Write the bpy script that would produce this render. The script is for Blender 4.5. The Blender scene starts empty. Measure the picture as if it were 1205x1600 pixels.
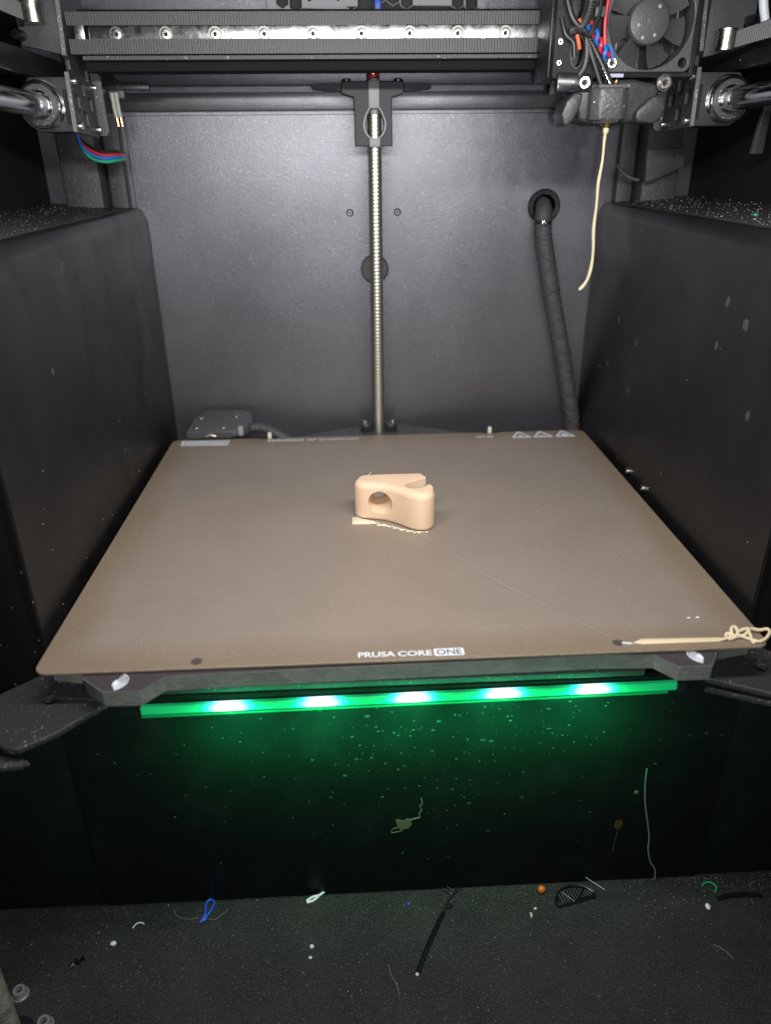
import bpy, bmesh, math, random
from mathutils import Vector, Matrix
random.seed(7)
SC = bpy.context.scene
COL = SC.collection
MM = 0.001
LIFT = 130.0            # the chamber floor is z = 0; numbers below are millimetres with the print sheet at z = 0

# ------------------------------------------------------------------ camera
cam = bpy.data.cameras.new('camera')
cam_ob = bpy.data.objects.new('camera', cam)
COL.objects.link(cam_ob)
cR = Vector((0.9987251, -0.0496178, -0.0092835)); cU = Vector((0.0298864, 0.4330075, 0.9008947)); cF = Vector((0.0406806, 0.9000237, -0.4339384))
m = Matrix.Identity(4)
for i in range(3):
    m[i][0] = cR[i]; m[i][1] = cU[i]; m[i][2] = -cF[i]
m[0][3], m[1][3], m[2][3] = -16.797 * MM, -204.576 * MM, (155.12 + LIFT) * MM
cam_ob.matrix_world = m
cam.sensor_fit = 'VERTICAL'; cam.sensor_height = 24.0; cam.lens = 24.0 * 1150 / 1600
cam.clip_start = 0.01; cam.clip_end = 20
cam.dof.use_dof = True; cam.dof.focus_distance = 0.325; cam.dof.aperture_fstop = 5.6
SC.camera = cam_ob

# ------------------------------------------------------------------ world and light
W = bpy.data.worlds.new('World'); SC.world = W; W.use_nodes = True
bg = W.node_tree.nodes['Background']
bg.inputs[0].default_value = (0.80, 0.88, 1.0, 1); bg.inputs[1].default_value = 0.018
LED_Y, LED_Z = -20.0, 210.0
for i in range(12):      # the row of white lamps under the front edge of the lid
    l = bpy.data.lights.new('chamber_lamp', 'AREA'); l.shape = 'RECTANGLE'; l.size = 0.009; l.size_y = 0.006
    l.energy = 0.060; l.color = (1.0, 0.97, 0.93); l.spread = math.radians(170)
    o = bpy.data.objects.new('chamber_lamp', l); COL.objects.link(o)
    o.location = ((-121 + 22 * i) * MM, LED_Y * MM, (LED_Z + LIFT) * MM)
    o.rotation_euler = (math.radians(48), 0, 0)
t = bpy.data.lights.new('phone_torch', 'AREA'); t.shape = 'DISK'; t.size = 0.012; t.energy = 0.52; t.color = (0.95, 0.97, 1.0)
to = bpy.data.objects.new('phone_torch', t); COL.objects.link(to)      # the lamp beside the lens
to.location = (-6 * MM, -206 * MM, (151 + LIFT) * MM); to.rotation_euler = (math.radians(90 - 14), 0, 0)
SC.view_settings.view_transform = 'Standard'; SC.view_settings.look = 'None'
SC.view_settings.exposure = 0.0; SC.view_settings.gamma = 1.0
SC.view_settings.use_curve_mapping = False
try:
    SC.cycles.use_denoising = True
    SC.cycles.max_bounces = 8
    SC.cycles.sample_clamp_indirect = 4.0
except Exception:
    pass

# ------------------------------------------------------------------ materials
def material(name, base, rough=0.5, metal=0.0, bump=None, flecks=None, tint=None, roughvar=None, emit=None, spec=0.5, coat=0.0, sss=0.0, trans=0.0):
    """bump=(scale, strength, detail) tint=(scale, colour2, lo, hi) roughvar=(scale, amount)"""
    mt = bpy.data.materials.new(name); mt.use_nodes = True
    nt = mt.node_tree; N = nt.nodes; L = nt.links
    p = N['Principled BSDF']
    p.inputs['Base Color'].default_value = (*base, 1); p.inputs['Roughness'].default_value = rough
    p.inputs['Metallic'].default_value = metal; p.inputs['Specular IOR Level'].default_value = spec
    p.inputs['Coat Weight'].default_value = coat; p.inputs['Coat Roughness'].default_value = 0.12
    if sss:
        p.inputs['Subsurface Weight'].default_value = sss; p.inputs['Subsurface Radius'].default_value = (0.003, 0.0018, 0.001)
        p.inputs['Subsurface Scale'].default_value = 0.5
    if trans: p.inputs['Transmission Weight'].default_value = trans
    tc = N.new('ShaderNodeTexCoord')
    col = None
    if tint:
        n = N.new('ShaderNodeTexNoise'); n.inputs['Scale'].default_value = tint[0]; n.inputs['Detail'].default_value = 5; n.inputs['Roughness'].default_value = 0.62
        L.new(tc.outputs['Object'], n.inputs['Vector'])
        r = N.new('ShaderNodeMapRange'); r.inputs['From Min'].default_value = tint[2]; r.inputs['From Max'].default_value = tint[3]
        L.new(n.outputs['Fac'], r.inputs['Value'])
        mx = N.new('ShaderNodeMix'); mx.data_type = 'RGBA'
        mx.inputs['A'].default_value = (*base, 1); mx.inputs['B'].default_value = (*tint[1], 1)
        L.new(r.outputs['Result'], mx.inputs['Factor']); col = mx.outputs['Result']
    if flecks:      # (cells per metre, share, colour): light flecks in the colour, painted glints on coatings, also dust and grain
        v = N.new('ShaderNodeTexVoronoi'); v.inputs['Scale'].default_value = flecks[0]
        L.new(tc.outputs['Object'], v.inputs['Vector'])
        sp = N.new('ShaderNodeSeparateColor'); L.new(v.outputs['Color'], sp.inputs['Color'])
        a = N.new('ShaderNodeMath'); a.operation = 'LESS_THAN'; a.inputs[1].default_value = flecks[1]; L.new(sp.outputs['Red'], a.inputs[0])
        b = N.new('ShaderNodeMath'); b.operation = 'MULTIPLY'; L.new(sp.outputs['Green'], b.inputs[0]); b.inputs[1].default_value = 0.46
        c = N.new('ShaderNodeMath'); c.operation = 'LESS_THAN'; L.new(v.outputs['Distance'], c.inputs[0]); L.new(b.outputs[0], c.inputs[1])
        d = N.new('ShaderNodeMath'); d.operation = 'MULTIPLY'; L.new(a.outputs[0], d.inputs[0]); L.new(c.outputs[0], d.inputs[1])
        e = N.new('ShaderNodeMath'); e.operation = 'MULTIPLY'; L.new(d.outputs[0], e.inputs[0]); L.new(sp.outputs['Blue'], e.inputs[1])
        mx2 = N.new('ShaderNodeMix'); mx2.data_type = 'RGBA'; mx2.inputs['B'].default_value = (*flecks[2], 1)
        if col: L.new(col, mx2.inputs['A'])
        else: mx2.inputs['A'].default_value = (*base, 1)
        L.new(e.outputs[0], mx2.inputs['Factor']); col = mx2.outputs['Result']
    if col: L.new(col, p.inputs['Base Color'])
    if roughvar:
        n = N.new('ShaderNodeTexNoise'); n.inputs['Scale'].default_value = roughvar[0]; n.inputs['Detail'].default_value = 4; n.inputs['Distortion'].default_value = 0.8
        L.new(tc.outputs['Object'], n.inputs['Vector'])
        r = N.new('ShaderNodeMapRange'); r.inputs['From Min'].default_value = 0.3; r.inputs['From Max'].default_value = 0.7
        r.inputs['To Min'].default_value = max(0.02, rough - roughvar[1]); r.inputs['To Max'].default_value = rough + roughvar[1]
        L.new(n.outputs['Fac'], r.inputs['Value']); L.new(r.outputs['Result'], p.inputs['Roughness'])
    if bump:
        n = N.new('ShaderNodeTexNoise'); n.inputs['Scale'].default_value = bump[0]; n.inputs['Detail'].default_value = bump[2] if len(bump) > 2 else 2
        L.new(tc.outputs['Object'], n.inputs['Vector'])
        bp = N.new('ShaderNodeBump'); bp.inputs['Strength'].default_value = bump[1]; bp.inputs['Distance'].default_value = 0.0006
        L.new(n.outputs['Fac'], bp.inputs['Height']); L.new(bp.outputs['Normal'], p.inputs['Normal'])
    if emit:
        p.inputs['Emission Color'].default_value = (*emit[0], 1); p.inputs['Emission Strength'].default_value = emit[1]
    return mt

M = {}
M['powder'] = material('powder coated sheet', (0.168, 0.172, 0.189), 0.36, 0.80, bump=(2300, 0.26, 2), flecks=(1500, 0.10, (0.36, 0.37, 0.40)), tint=(9, (0.128, 0.131, 0.145), 0.42, 0.66), roughvar=(14, 0.03))
M['powder_dark'] = material('dark powder coated sheet', (0.050, 0.050, 0.054), 0.45, 0.2, bump=(1700, 0.6, 3), flecks=(1500, 0.16, (0.30, 0.30, 0.31)))
M['floor'] = material('speckled black floor coat', (0.0115, 0.0105, 0.0105), 0.52, bump=(1900, 0.9, 3), flecks=(2100, 0.55, (0.20, 0.18, 0.178)), tint=(30, (0.021, 0.020, 0.019), 0.4, 0.65))
M['cover'] = material('satin black moulded plastic', (0.0065, 0.0065, 0.0075), 0.37, bump=(2600, 0.15, 2), roughvar=(26, 0.09), tint=(22, (0.0125, 0.012, 0.013), 0.45, 0.7), spec=0.5)
M['cover_top'] = material('dusty black plastic', (0.028, 0.027, 0.028), 0.5, bump=(1400, 0.8, 3), flecks=(1700, 0.25, (0.24, 0.23, 0.22)))
M['gloss'] = material('glossy black acrylic', (0.0085, 0.0125, 0.010), 0.36, roughvar=(60, 0.08), tint=(45, (0.013, 0.019, 0.016), 0.5, 0.75), spec=0.05)
M['head_black'] = material('dull black carriage plastic', (0.016, 0.016, 0.018), 0.6, spec=0.25, bump=(700, 0.4, 3), tint=(90, (0.030, 0.029, 0.030), 0.5, 0.7))
M['matte'] = material('matt black paint', (0.010, 0.010, 0.011), 0.75, spec=0.15)
M['cover_front'] = material('dull black cover edge', (0.007, 0.007, 0.007), 0.8, spec=0.12, flecks=(700, 0.03, (0.3, 0.3, 0.3)))
M['black'] = material('black plastic', (0.016, 0.016, 0.018), 0.42, bump=(900, 0.2, 2), roughvar=(120, 0.08))
M['black_shine'] = material('shiny black plastic', (0.014, 0.014, 0.017), 0.22, roughvar=(150, 0.08))
M['grey_plastic'] = material('charcoal plastic', (0.058, 0.059, 0.064), 0.48, bump=(1200, 0.25, 2), roughvar=(140, 0.08))
M['print_black'] = material('black printed plastic', (0.030, 0.030, 0.034), 0.55, bump=(1600, 0.3, 2))
M['mid_grey'] = material('grey printed plastic', (0.30, 0.30, 0.31), 0.5)
M['plate'] = material('black steel plate', (0.040, 0.039, 0.042), 0.42, bump=(1200, 0.35, 2), flecks=(800, 0.06, (0.3, 0.3, 0.3)))
M['plate_edge'] = material('bare grey steel edge', (0.20, 0.20, 0.21), 0.5, 0.3, bump=(1800, 0.9, 2), flecks=(1100, 0.3, (0.6, 0.6, 0.6)))
M['flange'] = material('grey speckled flange', (0.085, 0.086, 0.092), 0.5, bump=(1300, 0.7, 3), flecks=(700, 0.2, (0.5, 0.5, 0.5)))
M['rail'] = material('brushed steel rail', (0.50, 0.51, 0.51), 0.27, 1.0, bump=(300, 0.15, 3), roughvar=(180, 0.08))
M['chrome'] = material('polished steel', (0.62, 0.62, 0.64), 0.13, 1.0, roughvar=(150, 0.05))
M['bearing'] = material('oiled bearing steel', (0.26, 0.26, 0.27), 0.22, 1.0, roughvar=(300, 0.1), flecks=(1500, 0.12, (0.7, 0.7, 0.7)))
M['seal'] = material('greasy bearing seal', (0.10, 0.10, 0.105), 0.38, 0.3, flecks=(1300, 0.15, (0.6, 0.6, 0.6)))
M['thread_worn'] = material('worn galvanised thread', (0.52, 0.50, 0.43), 0.5, 0.45, tint=(300, (0.25, 0.24, 0.20), 0.4, 0.6))
M['box'] = material('slate plastic', (0.085, 0.087, 0.098), 0.5, bump=(1400, 0.2, 2))
M['arm'] = material('speckled powder coated arm', (0.034, 0.033, 0.035), 0.52, 0.1, bump=(1600, 0.6, 3), flecks=(1300, 0.22, (0.34, 0.34, 0.35)))
M['grille'] = material('grey grille plastic', (0.30, 0.30, 0.32), 0.5)
M['zinc'] = material('dull zinc screw', (0.42, 0.42, 0.40), 0.35, 0.6)
M['steel'] = material('zinc steel', (0.55, 0.54, 0.50), 0.32, 1.0, roughvar=(300, 0.1))
M['screw_dark'] = material('dark steel screw', (0.16, 0.16, 0.16), 0.35, 1.0)
M['thread'] = material('lead screw steel', (0.70, 0.68, 0.60), 0.40, 1.0)
M['hole'] = material('deep black', (0.006, 0.006, 0.006), 0.6)
M['belt'] = material('ribbed black rubber belt', (0.085, 0.085, 0.09), 0.5, bump=(900, 0.3, 2))
M['sheet'] = material('satin bronze spring steel', (0.390, 0.320, 0.268), 0.45, 0.35, bump=(1700, 0.62, 3), flecks=(1800, 0.10, (0.52, 0.44, 0.37)), tint=(16, (0.345, 0.285, 0.24), 0.35, 0.7), roughvar=(18, 0.05))
M['board_top'] = material('dark heater board mask', (0.055, 0.045, 0.050), 0.5, bump=(900, 0.2, 2))
M['board_edge'] = material('laminated board edge', (0.17, 0.178, 0.158), 0.6, bump=(700, 0.5, 3), tint=(160, (0.12, 0.13, 0.11), 0.4, 0.7))
M['white_ink'] = material('white ink', (0.72, 0.75, 0.82), 0.55)
M['dark_ink'] = material('dark print under ink', (0.075, 0.062, 0.058), 0.5)
M['pla'] = material('peach printed filament', (0.82, 0.60, 0.42), 0.48, sss=0.25, bump=(420, 0.10, 2))
M['pla_pale'] = material('cream printed filament', (0.80, 0.66, 0.45), 0.45, sss=0.2)
M['pla_cream'] = material('pale cream filament', (0.80, 0.72, 0.55), 0.5, sss=0.2)
M['ooze'] = material('straw coloured filament', (0.60, 0.54, 0.36), 0.42, sss=0.2)
M['pin'] = material('ivory pin', (0.75, 0.70, 0.60), 0.4)
M['plug'] = material('aged plug plastic', (0.36, 0.35, 0.31), 0.5)
M['braid'] = material('braided cable sleeve', (0.060, 0.060, 0.064), 0.55, bump=(700, 1.0, 2))
M['sock'] = material('grey silicone sock', (0.062, 0.064, 0.067), 0.36, bump=(700, 0.5, 3), flecks=(700, 0.25, (0.55, 0.60, 0.65)))
M['duct'] = material('charcoal duct plastic', (0.034, 0.035, 0.038), 0.42, bump=(500, 0.3, 3), roughvar=(120, 0.1))
M['brass'] = material('brass nozzle', (0.60, 0.45, 0.20), 0.3, 1.0)
M['copper'] = material('copper', (0.75, 0.40, 0.22), 0.3, 1.0)
M['wire_red'] = material('red wire', (0.55, 0.03, 0.05), 0.4)
M['wire_blue'] = material('blue wire', (0.02, 0.16, 0.55), 0.4)
M['wire_green'] = material('green wire', (0.03, 0.35, 0.20), 0.4)
M['wire_orange'] = material('orange wire', (0.60, 0.12, 0.04), 0.45)
M['wire_black'] = material('black wire', (0.015, 0.015, 0.016), 0.4)
M['lilac'] = material('pale lilac label', (0.42, 0.42, 0.58), 0.5)
M['tube_white'] = material('white tube', (0.70, 0.74, 0.82), 0.4)
M['dust'] = material('pale dust grain', (0.42, 0.41, 0.39), 0.5)
M['dust_green'] = material('pale crumb', (0.048, 0.053, 0.048), 0.5)
M['blue_pl'] = material('blue filament', (0.02, 0.08, 0.55), 0.4)
M['white_pl'] = material('white filament', (0.72, 0.74, 0.77), 0.45)
M['orange_pl'] = material('orange plastic', (0.75, 0.16, 0.015), 0.4, sss=0.2)
M['green_pl'] = material('green filament', (0.02, 0.30, 0.14), 0.45)
M['yellow_pl'] = material('dull yellow plastic', (0.15, 0.13, 0.08), 0.5)
M['rust'] = material('rust smear', (0.085, 0.042, 0.018), 0.6)
M['hair'] = material('grey fibre', (0.16, 0.155, 0.15), 0.5)
M['clear'] = material('translucent filament', (0.40, 0.40, 0.39), 0.35)
M['strand'] = material('dim clear strand', (0.20, 0.20, 0.195), 0.4)
M['black_pl'] = material('black filament', (0.006, 0.006, 0.006), 0.30)

def bar_material():
    """the light guide itself glows: five lamps sit behind it, brightest where a lamp is"""
    mt = material('green light guide', (0.02, 0.30, 0.12), 0.3)
    nt = mt.node_tree; N = nt.nodes; L = nt.links; p = N['Principled BSDF']
    tc = N.new('ShaderNodeTexCoord'); s = N.new('ShaderNodeSeparateXYZ'); L.new(tc.outputs['Object'], s.inputs[0])
    dv = N.new('ShaderNodeMath'); dv.operation = 'DIVIDE'; dv.inputs[1].default_value = 0.0335; L.new(s.outputs['X'], dv.inputs[0])
    ro = N.new('ShaderNodeMath'); ro.operation = 'ROUND'; L.new(dv.outputs[0], ro.inputs[0])
    lo = N.new('ShaderNodeMath'); lo.operation = 'MAXIMUM'; lo.inputs[1].default_value = -2; L.new(ro.outputs[0], lo.inputs[0])
    hi = N.new('ShaderNodeMath'); hi.operation = 'MINIMUM'; hi.inputs[1].default_value = 2; L.new(lo.outputs[0], hi.inputs[0])
    bk = N.new('ShaderNodeMath'); bk.operation = 'MULTIPLY'; bk.inputs[1].default_value = -0.0335; L.new(hi.outputs[0], bk.inputs[0])
    su = N.new('ShaderNodeMath'); L.new(s.outputs['X'], su.inputs[0]); L.new(bk.outputs[0], su.inputs[1])
    ab = N.new('ShaderNodeMath'); ab.operation = 'ABSOLUTE'; L.new(su.outputs[0], ab.inputs[0])
    tl = N.new('ShaderNodeMath'); tl.operation = 'MULTIPLY_ADD'; tl.inputs[1].default_value = -0.0082; tl.inputs[2].default_value = -0.00255; L.new(s.outputs['X'], tl.inputs[0])
    zc = N.new('ShaderNodeMath'); L.new(s.outputs['Z'], zc.inputs[0]); L.new(tl.outputs[0], zc.inputs[1])
    zz = N.new('ShaderNodeMath'); zz.operation = 'MULTIPLY'; zz.inputs[1].default_value = 2.6; L.new(zc.outputs[0], zz.inputs[0])
    sq = N.new('ShaderNodeMath'); sq.operation = 'POWER'; sq.inputs[1].default_value = 2; L.new(zz.outputs[0], sq.inputs[0])
    sx = N.new('ShaderNodeMath'); sx.operation = 'POWER'; sx.inputs[1].default_value = 2; L.new(ab.outputs[0], sx.inputs[0])
    ad = N.new('ShaderNodeMath'); L.new(sq.outputs[0], ad.inputs[0]); L.new(sx.outputs[0], ad.inputs[1])
    rt = N.new('ShaderNodeMath'); rt.operation = 'SQRT'; L.new(ad.outputs[0], rt.inputs[0])
    mr = N.new('ShaderNodeMapRange'); mr.inputs['From Max'].default_value = 0.01675; L.new(rt.outputs[0], mr.inputs['Value'])
    cr = N.new('ShaderNodeValToRGB'); e = cr.color_ramp.elements
    e[0].position = 0.0; e[0].color = (1.4, 1.5, 1.5, 1)
    e[1].position = 1.0; e[1].color = (0.0, 0.13, 0.045, 1)
    for pos, c in ((0.27, (1.1, 1.4, 1.4, 1)), (0.46, (0.06, 0.92, 1.0, 1)), (0.62, (0.0, 0.46, 0.19, 1)), (0.80, (0.0, 0.22, 0.07, 1))):
        el = e.new(pos); el.color = c
    L.new(mr.outputs['Result'], cr.inputs['Fac']); L.new(cr.outputs['Color'], p.inputs['Emission Color'])
    p.inputs['Emission Strength'].default_value = 1.15
    return mt
BAR_X0 = 2.2
M['bar'] = bar_material()
M['bar_lip'] = material('dim green light guide lip', (0.01, 0.16, 0.06), 0.35, emit=((0.0, 0.16, 0.05), 0.5))
M['led'] = material('lamp chip', (0.8, 0.9, 0.8), 0.4, emit=((0.5, 1.0, 0.8), 4.0))

# ------------------------------------------------------------------ mesh builder (millimetres)
class MB:
    def __init__(s): s.v = []; s.f = []
    def add(s, vs, fs):
        o = len(s.v); s.v += [tuple(p) for p in vs]; s.f += [tuple(i + o for i in f) for f in fs]; return s
    def box(s, x0, x1, y0, y1, z0, z1):
        return s.add([(x0, y0, z0), (x1, y0, z0), (x1, y1, z0), (x0, y1, z0), (x0, y0, z1), (x1, y0, z1), (x1, y1, z1), (x0, y1, z1)],
                     [(0, 3, 2, 1), (4, 5, 6, 7), (0, 1, 5, 4), (1, 2, 6, 5), (2, 3, 7, 6), (3, 0, 4, 7)])
    def lathe(s, p0, axis, prof, n=24):
        """prof: [(distance along axis, radius)...]; closed with caps"""
        a = Vector(axis).normalized(); u = a.orthogonal().normalized(); w = a.cross(u); p0 = Vector(p0)
        vs = []; fs = []
        for t, r in prof:
            for k in range(n):
                th = 2 * math.pi * k / n
                vs.append(p0 + a * t + (u * math.cos(th) + w * math.sin(th)) * r)
        for j in range(len(prof) - 1):
            for k in range(n):
                k2 = (k + 1) % n; fs.append((j * n + k, j * n + k2, (j + 1) * n + k2, (j + 1) * n + k))
        fs.append(tuple(reversed(range(n)))); fs.append(tuple((len(prof) - 1) * n + k for k in range(n)))
        return s.add(vs, fs)
    def cyl(s, p0, p1, r, n=24, r1=None, bev=0):
        d = Vector(p1) - Vector(p0); L = d.length; r1 = r if r1 is None else r1
        if bev: return s.lathe(p0, d, [(0, r - bev), (bev, r), (L - bev, r1), (L, r1 - bev)], n)
        return s.lathe(p0, d, [(0, r), (L, r1)], n)
    def ring(s, c, axis, ro, ri, th, n=28):
        a = Vector(axis).normalized(); u = a.orthogonal().normalized(); w = a.cross(u); c = Vector(c); vs = []; fs = []
        for k in range(n):
            d = u * math.cos(2 * math.pi * k / n) + w * math.sin(2 * math.pi * k / n)
            vs += [c + d * ro, c + d * ri, c + d * ri + a * th, c + d * ro + a * th]
        for k in range(n):
            A = 4 * k; B = 4 * ((k + 1) % n)
            for j in range(4):
                j2 = (j + 1) % 4; fs.append((A + j, A + j2, B + j2, B + j))
        return s.add(vs, fs)
    def tube(s, path, r, n=10, closed=False, flat=None):
        P = [Vector(p) for p in path]; N = len(P); vs = []; fs = []
        R = r if isinstance(r, (list, tuple)) else [r] * N
        prev = None
        for i in range(N):
            if closed: t = P[(i + 1) % N] - P[i - 1]
            else: t = P[min(i + 1, N - 1)] - P[max(i - 1, 0)]
            t = t.normalized() if t.length > 1e-9 else Vector((1, 0, 0))
            if prev is None:
                up = Vector((0, 0, 1)) if abs(t.z) < 0.9 else Vector((0, 1, 0)); u = (up - t * up.dot(t)).normalized()
            else:
                u = prev - t * prev.dot(t); u = u.normalized() if u.length > 1e-6 else t.orthogonal().normalized()
            prev = u; w = t.cross(u)
            for k in range(n):
                th = 2 * math.pi * k / n
                vs.append(P[i] + (u * math.cos(th) * (flat or 1) + w * math.sin(th)) * R[i])
        for i in range(N if closed else N - 1):
            j = (i + 1) % N
            for k in range(n):
                k2 = (k + 1) % n; fs.append((i * n + k, j * n + k, j * n + k2, i * n + k2))
        if not closed:
            fs.append(tuple(range(n))); fs.append(tuple(reversed([(N - 1) * n + k for k in range(n)])))
        return s.add(vs, fs)
    def prism(s, poly, plane, a, b):
        n = len(poly)
        P = {'xy': lambda q, t: (q[0], q[1], t), 'xz': lambda q, t: (q[0], t, q[1]), 'yz': lambda q, t: (t, q[0], q[1])}[plane]
        vs = [P(q, a) for q in poly] + [P(q, b) for q in poly]
        return s.add(vs, [tuple(range(n)), tuple(reversed(range(n, 2 * n)))] + [(i, i + n, (i + 1) % n + n, (i + 1) % n) for i in range(n)])
    def blob(s, c, rx, ry, rz, n=8, rings=5, jit=0.0):
        vs = [(c[0], c[1], c[2] - rz)]; fs = []
        for j in range(1, rings):
            ph = -math.pi / 2 + math.pi * j / rings
            for k in range(n):
                th = 2 * math.pi * k / n; q = 1 + random.uniform(-jit, jit)
                vs.append((c[0] + rx * q * math.cos(ph) * math.cos(th), c[1] + ry * q * math.cos(ph) * math.sin(th), c[2] + rz * q * math.sin(ph)))
        vs.append((c[0], c[1], c[2] + rz)); t = len(vs) - 1
        for k in range(n): fs.append((0, 1 + (k + 1) % n, 1 + k)); fs.append((t, t - n + k, t - n + (k + 1) % n))
        for j in range(rings - 2):
            for k in range(n):
                a = 1 + j * n; k2 = (k + 1) % n; fs.append((a + k, a + k2, a + n + k2, a + n + k))
        return s.add(vs, fs)
    def grain(s, c, r, sq=0.7):
        x, y, z = c; a = [random.uniform(0.6, 1.3) * r for _ in range(6)]
        return s.add([(x + a[0], y, z), (x, y + a[1], z), (x - a[2], y, z), (x, y - a[3], z), (x, y, z + a[4] * sq), (x, y, z - a[5] * sq)],
                     [(0, 1, 4), (1, 2, 4), (2, 3, 4), (3, 0, 4), (1, 0, 5), (2, 1, 5), (3, 2, 5), (0, 3, 5)])

def curve_mesh(loops, thick, bevel=0.0, bres=2):
    """filled 2D outline (first loop) with holes -> (verts, faces), thickness centred on 0 (z)"""
    cu = bpy.data.curves.new('outline', 'CURVE'); cu.dimensions = '2D'; cu.fill_mode = 'BOTH'
    cu.extrude = max(0.0, thick / 2 - bevel); cu.bevel_depth = bevel; cu.bevel_resolution = bres; cu.offset = -bevel
    for lp in loops:
        sp = cu.splines.new('POLY'); sp.points.add(len(lp) - 1); sp.use_cyclic_u = True
        for q, p in zip(sp.points, lp): q.co = (p[0], p[1], 0, 1)
    return _curve_to(cu)
def text_mesh(body, bold=0.0, thick=0.0, xs=1.0):
    cu = bpy.data.curves.new('text', 'FONT'); cu.body = body; cu.size = 1.0; cu.offset = bold; cu.extrude = thick; cu.resolution_u = 4
    v, f = _curve_to(cu)
    x0 = min(p[0] for p in v); x1 = max(p[0] for p in v); y0 = min(p[1] for p in v); y1 = max(p[1] for p in v)
    return [((p[0] - x0) / (x1 - x0), (p[1] - y0) / (y1 - y0), p[2]) for p in v], f
def _curve_to(cu):
    o = bpy.data.objects.new('tmp', cu); COL.objects.link(o)
    dg = bpy.context.evaluated_depsgraph_get(); me = bpy.data.meshes.new_from_object(o.evaluated_get(dg))
    v = [tuple(p.co) for p in me.vertices]; f = [tuple(p.vertices) for p in me.polygons]
    bpy.data.objects.remove(o); bpy.data.meshes.remove(me); bpy.data.curves.remove(cu)
    return v, f
def plate(mb, loops, thick, org, ua, va, bevel=0.0, bres=2):
    v, f = curve_mesh(loops, thick, bevel, bres); ua = Vector(ua); va = Vector(va); wa = ua.cross(va); o = Vector(org)
    mb.add([o + ua * p[0] + va * p[1] + wa * p[2] for p in v], f); return mb
def circle(cx, cy, r, n=28, ry=None, a0=0): return [(cx + r * math.cos(a0 + 2 * math.pi * k / n), cy + (ry or r) * math.sin(a0 + 2 * math.pi * k / n)) for k in range(n)]
def rrect(x0, x1, y0, y1, r, n=5):
    out = []
    for cx, cy, a in ((x1 - r, y0 + r, -90), (x1 - r, y1 - r, 0), (x0 + r, y1 - r, 90), (x0 + r, y0 + r, 180)):
        for k in range(n + 1):
            t = math.radians(a + 90 * k / n); out.append((cx + r * math.cos(t), cy + r * math.sin(t)))
    return out
def smooth_path(pts, sub=6, closed=False):
    P = [Vector(p) for p in pts]; n = len(P); out = []
    for i in range(n if closed else n - 1):
        g = (lambda k: P[k % n]) if closed else (lambda k: P[min(max(k, 0), n - 1)])
        p0, p1, p2, p3 = g(i - 1), g(i), g(i + 1), g(i + 2)
        for s in range(sub):
            t = s / sub
            out.append(0.5 * ((2 * p1) + (p2 - p0) * t + (2 * p0 - 5 * p1 + 4 * p2 - p3) * t * t + (3 * p1 - p0 - 3 * p2 + p3) * t ** 3))
    if not closed: out.append(P[-1])
    return out

ORG = {}
def finish(o, parent, label, cat, group, kind):
    if parent is not None: o.parent = parent
    if label: o['label'] = label
    if cat: o['category'] = cat
    if group: o['group'] = group
    if kind: o['kind'] = kind
def build(name, mb, mat, parent=None, label=None, cat=None, group=None, kind=None, bevel=0.0, bseg=2, smooth=35, clean=True):
    """link the collected shapes as ONE mesh object, its origin at the middle of its underside"""
    xs = [p[0] for p in mb.v]; ys = [p[1] for p in mb.v]; zs = [p[2] for p in mb.v]
    c = Vector(((min(xs) + max(xs)) / 2, (min(ys) + max(ys)) / 2, min(zs)))
    me = bpy.data.meshes.new(name)
    me.from_pydata([((p[0] - c.x) * MM, (p[1] - c.y) * MM, (p[2] - c.z) * MM) for p in mb.v], [], mb.f)
    if clean:
        bm = bmesh.new(); bm.from_mesh(me)
        bmesh.ops.recalc_face_normals(bm, faces=bm.faces)
        if bevel:
            ed = [e for e in bm.edges if len(e.link_faces) == 2 and e.calc_face_angle(0) > math.radians(28)]
            bmesh.ops.bevel(bm, geom=ed, offset=bevel * MM, segments=bseg, profile=0.5, affect='EDGES', clamp_overlap=True)
        bm.to_mesh(me); bm.free()
    me.shade_smooth()
    try: me.set_sharp_from_angle(angle=math.radians(smooth))
    except Exception: pass
    me.materials.append(M[mat])
    o = bpy.data.objects.new(name, me); COL.objects.link(o)
    w = Vector((c.x * MM, c.y * MM, (c.z + LIFT) * MM)); ORG[o.name] = w
    o.location = w - (ORG[parent.name] if parent is not None else Vector((0, 0, 0)))
    finish(o, parent, label, cat, group, kind); return o
def thing(name, base, label, cat, group=None, kind=None):
    o = bpy.data.objects.new(name, None); COL.objects.link(o); o.empty_display_size = 0.01
    w = Vector((base[0] * MM, base[1] * MM, (base[2] + LIFT) * MM)); ORG[o.name] = w; o.location = w
    finish(o, None, label, cat, group, kind); return o
def copy_at(src, name, parent, delta):
    """copy one part (shared mesh) moved by delta millimetres"""
    o = src.copy(); o.name = name; COL.objects.link(o); d = Vector(delta) * MM
    w = ORG[src.name] + d; ORG[o.name] = w; o.parent = parent
    o.location = w - (ORG[parent.name] if parent is not None else Vector((0, 0, 0)))
    for ch in list(src.children): copy_at(ch, ch.name.split('.')[0], o, delta)
    return o
def socket_screw(p, axis, r, h, mat, parent, name='screw', hexdepth=True):
    """socket head screw: ring shaped head with a dark six-sided socket"""
    a = Vector(axis).normalized(); p = Vector(p)
    mb = MB(); mb.lathe(p, a, [(0, r), (h * 0.75, r), (h, r * 0.86), (h, r * 0.52), (h * 0.45, r * 0.48)], 20)
    s = build(name, mb, mat, parent, smooth=30)
    k = MB(); k.lathe(p + a * (h * 0.40), a, [(0, r * 0.47), (h * 0.12, r * 0.47)], 6)
    build('socket', k, 'hole', s)
    return s

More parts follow.
